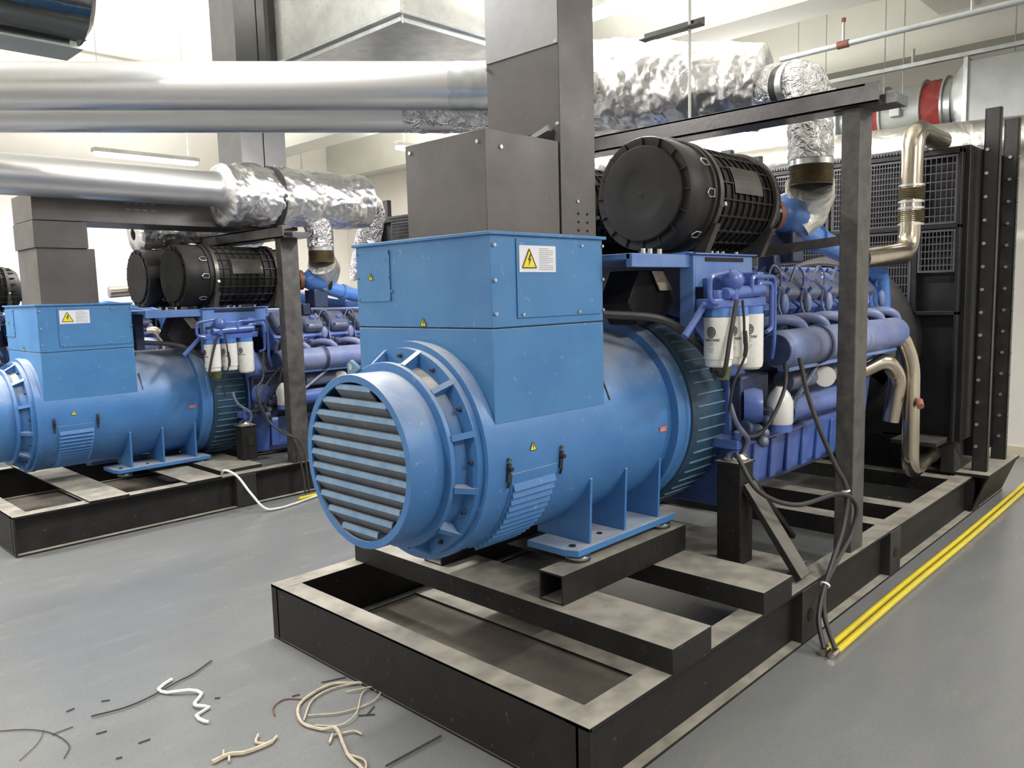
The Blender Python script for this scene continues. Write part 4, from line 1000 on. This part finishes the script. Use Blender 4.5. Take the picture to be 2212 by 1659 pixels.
# --- floor pipes, cables
t = thing('yellow_conduit', (3.4, -0.11, 0.0), 'pair of yellow conduits lying on the floor along the nearest skid', 'conduit')
for y, z in ((-0.085, 0.016), (-0.125, 0.016)):
    MB().tube(catmull([(1.475, y-0.02, z), (2.4, y-0.015, z), (3.6, y-0.02, z), (5.2, y-0.01, z), (6.0, y, z)]), 0.0145, 14).build('tube', 'yellow_tube', t)
    MB().cyl((1.43, y-0.02, z), (1.49, y-0.02, z), 0.0155, n=14).build('coupling', 'nickel', t)
t = thing('power_cable', (1.5, -0.03, 0.3), 'black cables looping down from the nearest engine to the yellow conduits', 'cable')
def cab(pts, r, nm='cable', m='cable_black'): return MB().tube(catmull(pts, 8), r, 10).build(nm, m, t)
cab([(1.86, 0.20, 1.22), (1.86, 0.16, 1.05), (1.87, 0.10, 0.88), (1.90, 0.04, 0.72), (1.92, -0.01, 0.60), (1.86, -0.02, 0.45), (1.72, -0.03, 0.33), (1.60, -0.04, 0.23), (1.50, -0.06, 0.13), (1.45, -0.105, 0.03)], 0.011)
cab([(1.44, 0.30, 0.82), (1.46, 0.20, 0.66), (1.62, 0.10, 0.58), (1.85, 0.0, 0.60), (1.98, -0.03, 0.52), (1.93, -0.03, 0.40), (1.74, -0.03, 0.30), (1.62, -0.035, 0.225), (1.54, -0.07, 0.13), (1.47, -0.145, 0.03)], 0.011)
cab([(1.92, 0.0, 0.60), (1.90, -0.015, 0.50), (1.80, -0.02, 0.38), (1.63, -0.03, 0.24)], 0.009)
MB().ring((1.625, -0.035, 0.24), (0.7, 0.0, 0.6), -0.004, 0.004, 0.006, 0.022, 12).build('cable_tie', 'label_white', t)
MB().ring((1.915, -0.005, 0.60), (0.0, 0.3, 1), -0.004, 0.004, 0.006, 0.020, 12).build('cable_tie', 'label_white', t)
t = thing('power_cable', (1.5, 4.1, 0.3), 'thin black cables hanging from the second engine beside its portal post', 'cable')
cab([(1.42, 4.40, 1.15), (1.38, 4.36, 0.95), (1.30, 4.33, 0.85), (1.34, 4.30, 0.65), (1.42, 4.20, 0.52), (1.54, 4.14, 0.44), (1.56, 4.10, 0.30), (1.56, 4.07, 0.02)], 0.008)
cab([(1.60, 4.30, 1.10), (1.42, 4.34, 0.92), (1.32, 4.32, 0.78), (1.38, 4.26, 0.58), (1.50, 4.16, 0.46), (1.53, 4.10, 0.2), (1.52, 4.06, 0.02)], 0.008)
b = MB().tube(catmull([(0.95, 4.30, 0.20), (0.93, 4.20, 0.30), (0.98, 4.10, 0.262), (1.02, 3.98, 0.14), (1.08, 3.90, 0.03), (1.18, 3.88, 0.012), (1.32, 3.90, 0.012), (1.6, 3.98, 0.012), (1.9, 4.0, 0.012)], 8), 0.009, 10)
o = b.build('white_cable', 'cable_white', shift=(1.2, 3.95, 0.0)); tag(o, 'white cable draped over the second skid rail onto the floor', 'cable')
b = MB().tube([(1.42, 3.99, 0.016), (1.75, 4.0, 0.016)], 0.014, 10); o = b.build('yellow_conduit', 'yellow_tube', shift=(1.6, 4.0, 0.0)); tag(o, 'short yellow conduit end on the floor at the foot of the second post', 'conduit')

# --- litter on the floor
def scrap(name, pts, r, m, label, cat, group=None, k=8, extra=()):
    b = MB().tube(catmull(pts, k), r, 6)
    for e, er in extra: b.tube(catmull(e, 4), er, 6)
    o = b.build(name, m, shift=tuple(pts[0][:2])+(0,)); tag(o, label, cat, group); return o
z = 0.008
scrap('straw_rope', [(0.06, 1.10, z), (-0.02, 1.20, z), (-0.10, 1.26, z), (-0.25, 1.22, z), (-0.32, 1.10, z), (-0.30, 1.00, z), (-0.27, 0.95, z+0.01), (-0.30, 0.86, z), (-0.33, 0.78, z), (-0.34, 0.70, z), (-0.36, 0.62, z)], 0.006, 'straw', 'looped frayed straw rope on the floor in front of the nearest skid', 'rope',
      extra=[([(-0.28, 1.12, z), (-0.18, 1.04, z), (-0.05, 1.02, z), (0.02, 1.08, z+0.01), (-0.08, 1.16, z)], 0.003), ([(-0.30, 1.04, z), (-0.24, 0.97, z), (-0.16, 0.98, z+0.01), (-0.05, 1.10, z), (0.02, 1.12, z)], 0.003), ([(-0.31, 1.10, z), (-0.2, 1.21, z), (-0.08, 1.22, z), (0.04, 1.14, z), (0.0, 1.08, z)], 0.004), ([(-0.29, 0.93, z), (-0.23, 0.90, z), (-0.22, 0.86, z)], 0.004), ([(-0.29, 0.94, z), (-0.33, 0.90, z)], 0.005), ([(-0.33, 0.80, z), (-0.31, 0.72, z), (-0.35, 0.66, z)], 0.004)])
scrap('straw_rope', [(-0.46, 1.06, z), (-0.50, 1.06, z), (-0.56, 1.07, z), (-0.60, 1.10, z), (-0.66, 1.10, z)], 0.008, 'straw', 'short frayed piece of straw rope on the floor at the bottom edge', 'rope',
      extra=[([(-0.48, 1.06, z), (-0.50, 1.10, z), (-0.47, 1.14, z)], 0.005), ([(-0.46, 1.06, z), (-0.43, 1.08, z)], 0.005), ([(-0.60, 1.10, z), (-0.62, 1.06, z)], 0.004), ([(-0.62, 1.10, z), (-0.60, 1.14, z)], 0.004)])
scrap('paper_strip', [(-0.50, 1.80, z), (-0.57, 1.76, z), (-0.56, 1.70, z), (-0.50, 1.64, z+0.008), (-0.47, 1.59, z), (-0.52, 1.54, z), (-0.53, 1.50, z+0.005), (-0.50, 1.46, z), (-0.56, 1.44, z), (-0.56, 1.38, z), (-0.55, 1.36, z)], 0.007, 'paper_white', 'crinkled white strip on the floor by the bright reflection', 'scrap', k=2)
scrap('black_wire', [(-0.31, 1.84, z), (-0.42, 1.78, z), (-0.50, 1.76, z), (-0.62, 1.72, z), (-0.72, 1.71, z), (-0.83, 1.74, z)], 0.0032, 'twig', 'long curved black wire lying on the open floor', 'wire')
scrap('black_wire', [(-0.04, 0.64, z), (-0.14, 0.64, z), (-0.28, 0.64, z)], 0.004, 'twig', 'straight black wire poking out under the front of the nearest skid', 'wire')
scrap('thin_wire', [(-0.99, 1.52, 0.004), (-0.95, 1.60, 0.004), (-0.97, 1.74, 0.004), (-1.04, 1.85, 0.004), (-1.15, 1.92, 0.004), (-1.25, 1.88, 0.004)], 0.0018, 'twig', 'thin curled wire on the floor at the lower left corner', 'wire', extra=[([(-1.10, 1.62, 0.004), (-1.02, 1.70, 0.004), (-0.98, 1.78, 0.004)], 0.0012), ([(-0.97, 1.72, 0.004), (-0.90, 1.72, 0.004)], 0.0018)])
tw = [((-0.10, 1.31), 0.10, 0.4), ((-0.24, 1.30), 0.03, 0.5), ((-0.86, 1.60), 0.035, 0.6), ((-0.78, 1.42), 0.04, 0.7), ((-0.76, 1.84), 0.03, 0.3), ((-0.88, 1.86), 0.03, 0.9), ((-0.87, 1.38), 0.02, 0.5), ((-0.15, 0.98), 0.06, 0.1), ((-0.13, 0.96), 0.07, 1.3), ((-0.45, 1.52), 0.02, 0.2)]
for k, ((x, y), l, a) in enumerate(tw):
    b = MB().tube([(x, y, 0.004), (x+math.cos(a-0.8)*l, y+math.sin(a-0.8)*l, 0.004)], 0.0025, 6)
    o = b.build('twig', 'twig', shift=(x, y, 0)); tag(o, 'tiny dark splinter of debris lying on the grey floor', 'debris', 'dark splinters scattered on the floor')
t = scrap('brown_fibre', [(-0.36, 1.22, 0.004), (-0.33, 1.28, 0.004), (-0.27, 1.30, 0.004), (-0.22, 1.24, 0.004)], 0.0025, 'rust_red', 'thin curled brown fibre on the floor left of the straw loop', 'debris')
for k, (x, y, l) in enumerate([(0.235, 1.05, 0.05), (0.30, 1.02, 0.02)]):
    o = MB().bar((x, y, 0.012), (x+l*0.3, y+l, 0.012), 0.016, 0.012).build('wood_chip', 'straw', shift=(x, y, 0)); tag(o, ('larger' if k == 0 else 'smaller') + ' pale wood chip lying inside the front bay of the nearest skid', 'debris')

# --- services overhead
def rod(x, y, z0, z1, m='zinc_dull', r=0.006): return MB().cyl((x, y, z0), (x, y, z1), r, n=8)
# rectangular galvanised air duct hanging over the pipes
t = thing('air_duct', (2.4, 3.5, 3.29), 'large galvanised rectangular air duct under the ceiling, left of the nearest grey riser', 'air duct')
MB().box(1.60, 3.6, 2.73, 4.25, 3.36, 4.05).build('duct_shell', 'galvanised', t, bevel=0.004)
b = MB(); b.box(1.56, 3.64, 2.69, 4.29, 3.335, 3.355); b.box(1.58, 3.62, 2.71, 4.27, 3.29, 3.318); b.build('duct_flange', 'zinc', t, bevel=0.002)
MB().box(1.60, 3.60, 2.73, 4.25, 3.30, 3.352).build('duct_bottom', 'zinc_dull', t)
MB().box(1.545, 3.62, 4.25, 4.31, 3.25, 4.1).build('end_frame', 'dark_frame', t)
MB().cyl((1.60, 2.71, 3.28), (1.60, 2.71, ZC), 0.006, n=8).build('hanger_rod', 'zinc', t)
# dark shiny pipe at the upper left with strut below
t = thing('insulated_pipe', (-1.0, 3.0, 2.7), 'dark glossy wrapped pipe end at the upper left corner', 'pipe')
MB().lathe((-2.2, 3.0, 3.065), AX, [(0, 0.05), (0, 0.22), (0.6, 0.225), (1.3, 0.22), (1.96, 0.22), (2.0, 0.16), (2.0, 0.05)], 64, nz=crumple(0.010, 5, 4)).build('wrap', 'foil_dark', t)
b = MB(); b.box(-2.4, -0.22, 2.95, 2.99, 2.865, 2.892); b.box(-2.4, -0.24, 2.95, 3.2, 2.815, 2.825); b.box(-0.30, -0.27, 2.95, 2.98, 2.825, 2.865); b.build('strut', 'zinc_dull', t)
# fire main
def pipe_line(name, pts, r, m, label, rods=(), cat='pipe', sleeves=()):
    P = [Vector(p) for p in pts]; c = P[0]
    t = thing(name, tuple(c), label, cat)
    MB().tube(bend(pts, 0.05), r, 14).build('pipe', m, t)
    for (x, y, z, z1) in rods: MB().cyl((x, y, z), (x, y, z1), r*0.45, n=8).build('hanger_rod', 'zinc_dull', t)
    for (p0, p1, rr, mm) in sleeves: MB().cyl(p0, p1, rr, n=14).build('fitting', mm, t)
    return t
pipe_line('sprinkler_pipe', [(3.5, 1.09, 3.062), (3.5, -1.6, 3.085)], 0.018, 'zinc_dull', 'thin grey sprinkler pipe with upright head above the black portal beam', rods=[(3.5, -0.05, 3.08, ZC)],
          sleeves=[((3.5, 0.71, 3.065), (3.5, 0.64, 3.066), 0.024, 'rust_red'), ((3.5, 0.675, 3.07), (3.5, 0.675, 3.20), 0.009, 'zinc_dull'), ((3.5, 0.675, 3.20), (3.5, 0.675, 3.225), 0.013, 'rust_red')])
pipe_line('wall_pipe', [(2.0, 9.6, 4.36), (6.2, 9.6, 4.36)], 0.03, 'zinc_dull', 'slim grey pipe along the far wall above the smooth silver pipes')
pipe_line('drop_pipe', [(3.32, 7.9, 4.5), (3.34, 7.9, 3.95), (4.4, 7.2, 4.2)], 0.035, 'zinc', 'angled silver pipe with elbow hanging near the far wall')
pipe_line('red_pipe', [(3.1, 8.6, 4.42), (5.6, 7.0, 4.44)], 0.05, 'rust_red', 'dark red fire pipe under the ceiling at the upper left')
for k, (x, y) in enumerate(((4.0, 8.6), (4.3, 8.9), (4.9, 9.3))):
    o = rod(x, y, 3.0, ZC, r=0.010).build('hanger_rod', 'zinc_dull', shift=(x, y, 3.0)); tag(o, 'thin grey vertical rod hanging before the far wall at upper left', 'rod', 'thin hanger rods at the far wall')
# strut and rod in front of the big silencer
t = thing('pipe_hanger', (2.045, 0.90, 2.45), 'white rod with a grey strut bracket hanging in front of the big crumpled silencer', 'hanger')
MB().cyl((2.045, 0.90, 2.452), (2.045, 0.90, ZC), 0.008, n=8).build('rod', 'cable_white', t)
b = MB(); b.box(2.0, 2.055, 0.82, 1.19, 2.905, 2.912); b.box(2.055, 2.06, 0.82, 1.19, 2.905, 2.95); b.build('strut', 'dark_frame', t)
# galvanised supply duct with fan along the end wall
t = thing('fan_duct', (5.7, 0.6, 2.8), 'galvanised duct with inline fan and two red flexible collars near the back wall', 'air duct')
X = 5.75
MB().box(X-0.30, X+0.30, -3.0, 0.47, 2.80, 3.28).build('duct_shell', 'zinc_dull', t, bevel=0.003)
MB().box(X-0.33, X+0.33, 0.46, 0.49, 2.77, 3.31).build('duct_flange', 'zinc', t)
b = MB()
n = 32; vs = []; 
for i in range(n):
    a = 2*PI*i/n; c, s_ = math.cos(a), math.sin(a); mx_ = max(abs(c), abs(s_)); vs.append((X+0.30*c/mx_*1.0, 0.49, 3.04+0.24*s_/mx_))
for i in range(n):
    a = 2*PI*i/n; vs.append((X+0.235*math.cos(a), 0.61, 3.02+0.235*math.sin(a)))
b.add(vs, [(i, (i+1)%n, n+(i+1)%n, n+i) for i in range(n)])
b.build('transition', 'zinc', t)
cy = (0, 1, 0)
def ringp(y0, y1, r, m, nm, nz=None, n=10):
    b = MB(); pr = [(y0 + (y1-y0)*i/n, r) for i in range(n+1)]; b.lathe((X, 0, 3.0), cy, pr, 48, nz=nz); return b.build(nm, m, t)
ringp(0.61, 0.665, 0.238, 'zinc', 'collar')
def fl(y0, m): MB().ring((X, 0, 3.0), cy, y0, y0+0.016, 0.22, 0.264, 40).build('fan_flange', m, t)
fl(0.665, 'zinc')
ringp(0.68, 0.835, 0.236, 'red_flex', 'flexible_collar', nz=crumple(0.018, 12, 3))
fl(0.835, 'zinc_dull')
ringp(0.85, 1.15, 0.236, 'zinc_dull', 'fan_body')
MB().box(X-0.30, X-0.23, 0.97, 1.05, 2.95, 3.06).build('terminal_cover', 'zinc_dull', t, bevel=0.006)
fl(1.15, 'zinc_dull')
ringp(1.165, 1.285, 0.236, 'red_flex', 'flexible_collar', nz=crumple(0.018, 12, 5))
fl(1.285, 'zinc')
ringp(1.30, 1.50, 0.236, 'zinc', 'collar')
MB().box(X-0.30, X+0.30, 1.5, 3.6, 2.80, 3.28).build('duct_shell', 'zinc_dull', t, bevel=0.003)
b = MB()
for y in (-0.4, 0.15, 0.95, 1.10, 1.6): b.cyl((X-0.29, y, 3.0), (X-0.29, y, ZC), 0.005, n=6)
b.each('hanger_rod', 'zinc_dull', t)
b = MB(); b.box(X-0.36, X-0.31, -3, 3.6, 3.31, 3.34); b.cyl((X-0.34, 0.86, 3.33), (X-0.34, 0.86, 3.45), 0.014, n=8); b.build('strut', 'zinc', t)
# white round duct above the radiator, dark cable bundle
o = MB().tube(bend([(5.1, -0.4, 2.55), (5.1, 0.9, 2.62), (5.1, 2.6, 2.66)], 0.3), 0.17, 40, nz=crumple(0.012, 4, 2)).build('flexible_duct', 'foil_soft', shift=(5.1, 0.9, 2.6)); tag(o, 'pale round duct passing behind the top of the nearest radiator', 'air duct')
b = MB()
for k in range(4): b.tube(catmull([(4.7, 0.55, 2.50+0.01*k), (4.7, 0.8, 2.47+0.015*k), (4.7, 1.1, 2.48+0.012*k), (4.7, 1.5, 2.52)]), 0.022, 8)
o = b.build('cable_bundle', 'cable_black', shift=(4.7, 1.0, 2.5)); tag(o, 'black cable bundle above the nearest radiator behind the portal post', 'cable')
o = MB().tube(bend([(3.4, 1.45, 1.7), (3.42, 1.45, 2.36), (3.75, 1.42, 2.38), (4.0, 1.42, 2.34)], 0.08), 0.05, 20).build('coolant_pipe', 'nickel', shift=(3.4, 1.45, 1.7)); tag(o, 'slim plated pipe bend behind the far side of the nearest air filter', 'pipe')
# ceiling air terminal at the upper right
t = thing('ceiling_lamp_housing', (3.4, -1.0, 3.2), 'dark edged fitting cut off by the upper right corner', 'fitting')
b = MB(); b.box(2.95, 4.6, -0.75, -0.50, 3.16, 3.24); b.build('housing', 'zinc_dull', t, bevel=0.004)
MB().box(3.0, 4.55, -0.77, -0.755, 3.14, 3.20).build('edge', 'dark_frame', t)

# --- fluorescent fixtures with their own light
for k, (x, y, zf, al, pw, upf) in enumerate(FIXTURES):
    seen = {0: 'twin tube lamp hanging before the far wall above the second silencer', 1: 'twin tube lamp hanging over the second skid', 6: 'twin tube lamp hanging between the two sets over the smooth pipes', 7: 'twin tube lamp far back between the sets', 8: 'twin tube lamp hanging over the nearest radiator'}
    t = thing('fluorescent_lamp', (x, y, zf), seen.get(k, 'twin tube lamp hanging outside the picture, %s of the nearest alternator' % {2: 'far left', 3: 'behind and left', 4: 'in front and right', 5: 'to the right', 9: 'directly above and left'}.get(k, 'beside')), 'lamp', 'hanging fluorescent lamps')
    dx, dy = (0.62, 0.0) if al == 'x' else (0.0, 0.62)
    w = (0.0, 0.07) if al == 'x' else (0.07, 0.0)
    b = MB(); b.bar((x-dx, y-dy, zf+0.05), (x+dx, y+dy, zf+0.05), 0.12, 0.05); b.build('housing', 'cable_white', t, bevel=0.004)
    for s_ in (-1, 1): MB().cyl((x-dx*0.95+w[0]*s_*0.6, y-dy*0.95+w[1]*s_*0.6, zf), (x+dx*0.95+w[0]*s_*0.6, y+dy*0.95+w[1]*s_*0.6, zf), 0.016, n=12).build('tube', 'tube_glow', t)
    b = MB()
    for s_ in (-0.8, 0.8): b.cyl((x+dx*s_, y+dy*s_, zf+0.07), (x+dx*s_, y+dy*s_, ZC), 0.004, n=6)
    b.each('hanger_rod', 'zinc_dull', t)
    ld = bpy.data.lights.new('lamp_light', 'AREA'); ld.shape = 'RECTANGLE'; ld.size = 1.2; ld.size_y = 0.14; ld.energy = pw; ld.color = (1.0, 0.985, 0.955)
    lo = bpy.data.objects.new('lamp_light', ld); COL.objects.link(lo); lo.location = (x, y, zf-0.03)
    lu = ld.copy(); lu.energy = pw*upf; lv = bpy.data.objects.new('lamp_light', lu); COL.objects.link(lv); lv.location = (x, y, zf+0.10); lv.rotation_euler = (PI, 0, 0 if al == 'x' else PI/2)
    if al == 'y': lo.rotation_euler = (0, 0, PI/2)

for o in bpy.data.objects:
    if '_o' in o.keys(): del o['_o']
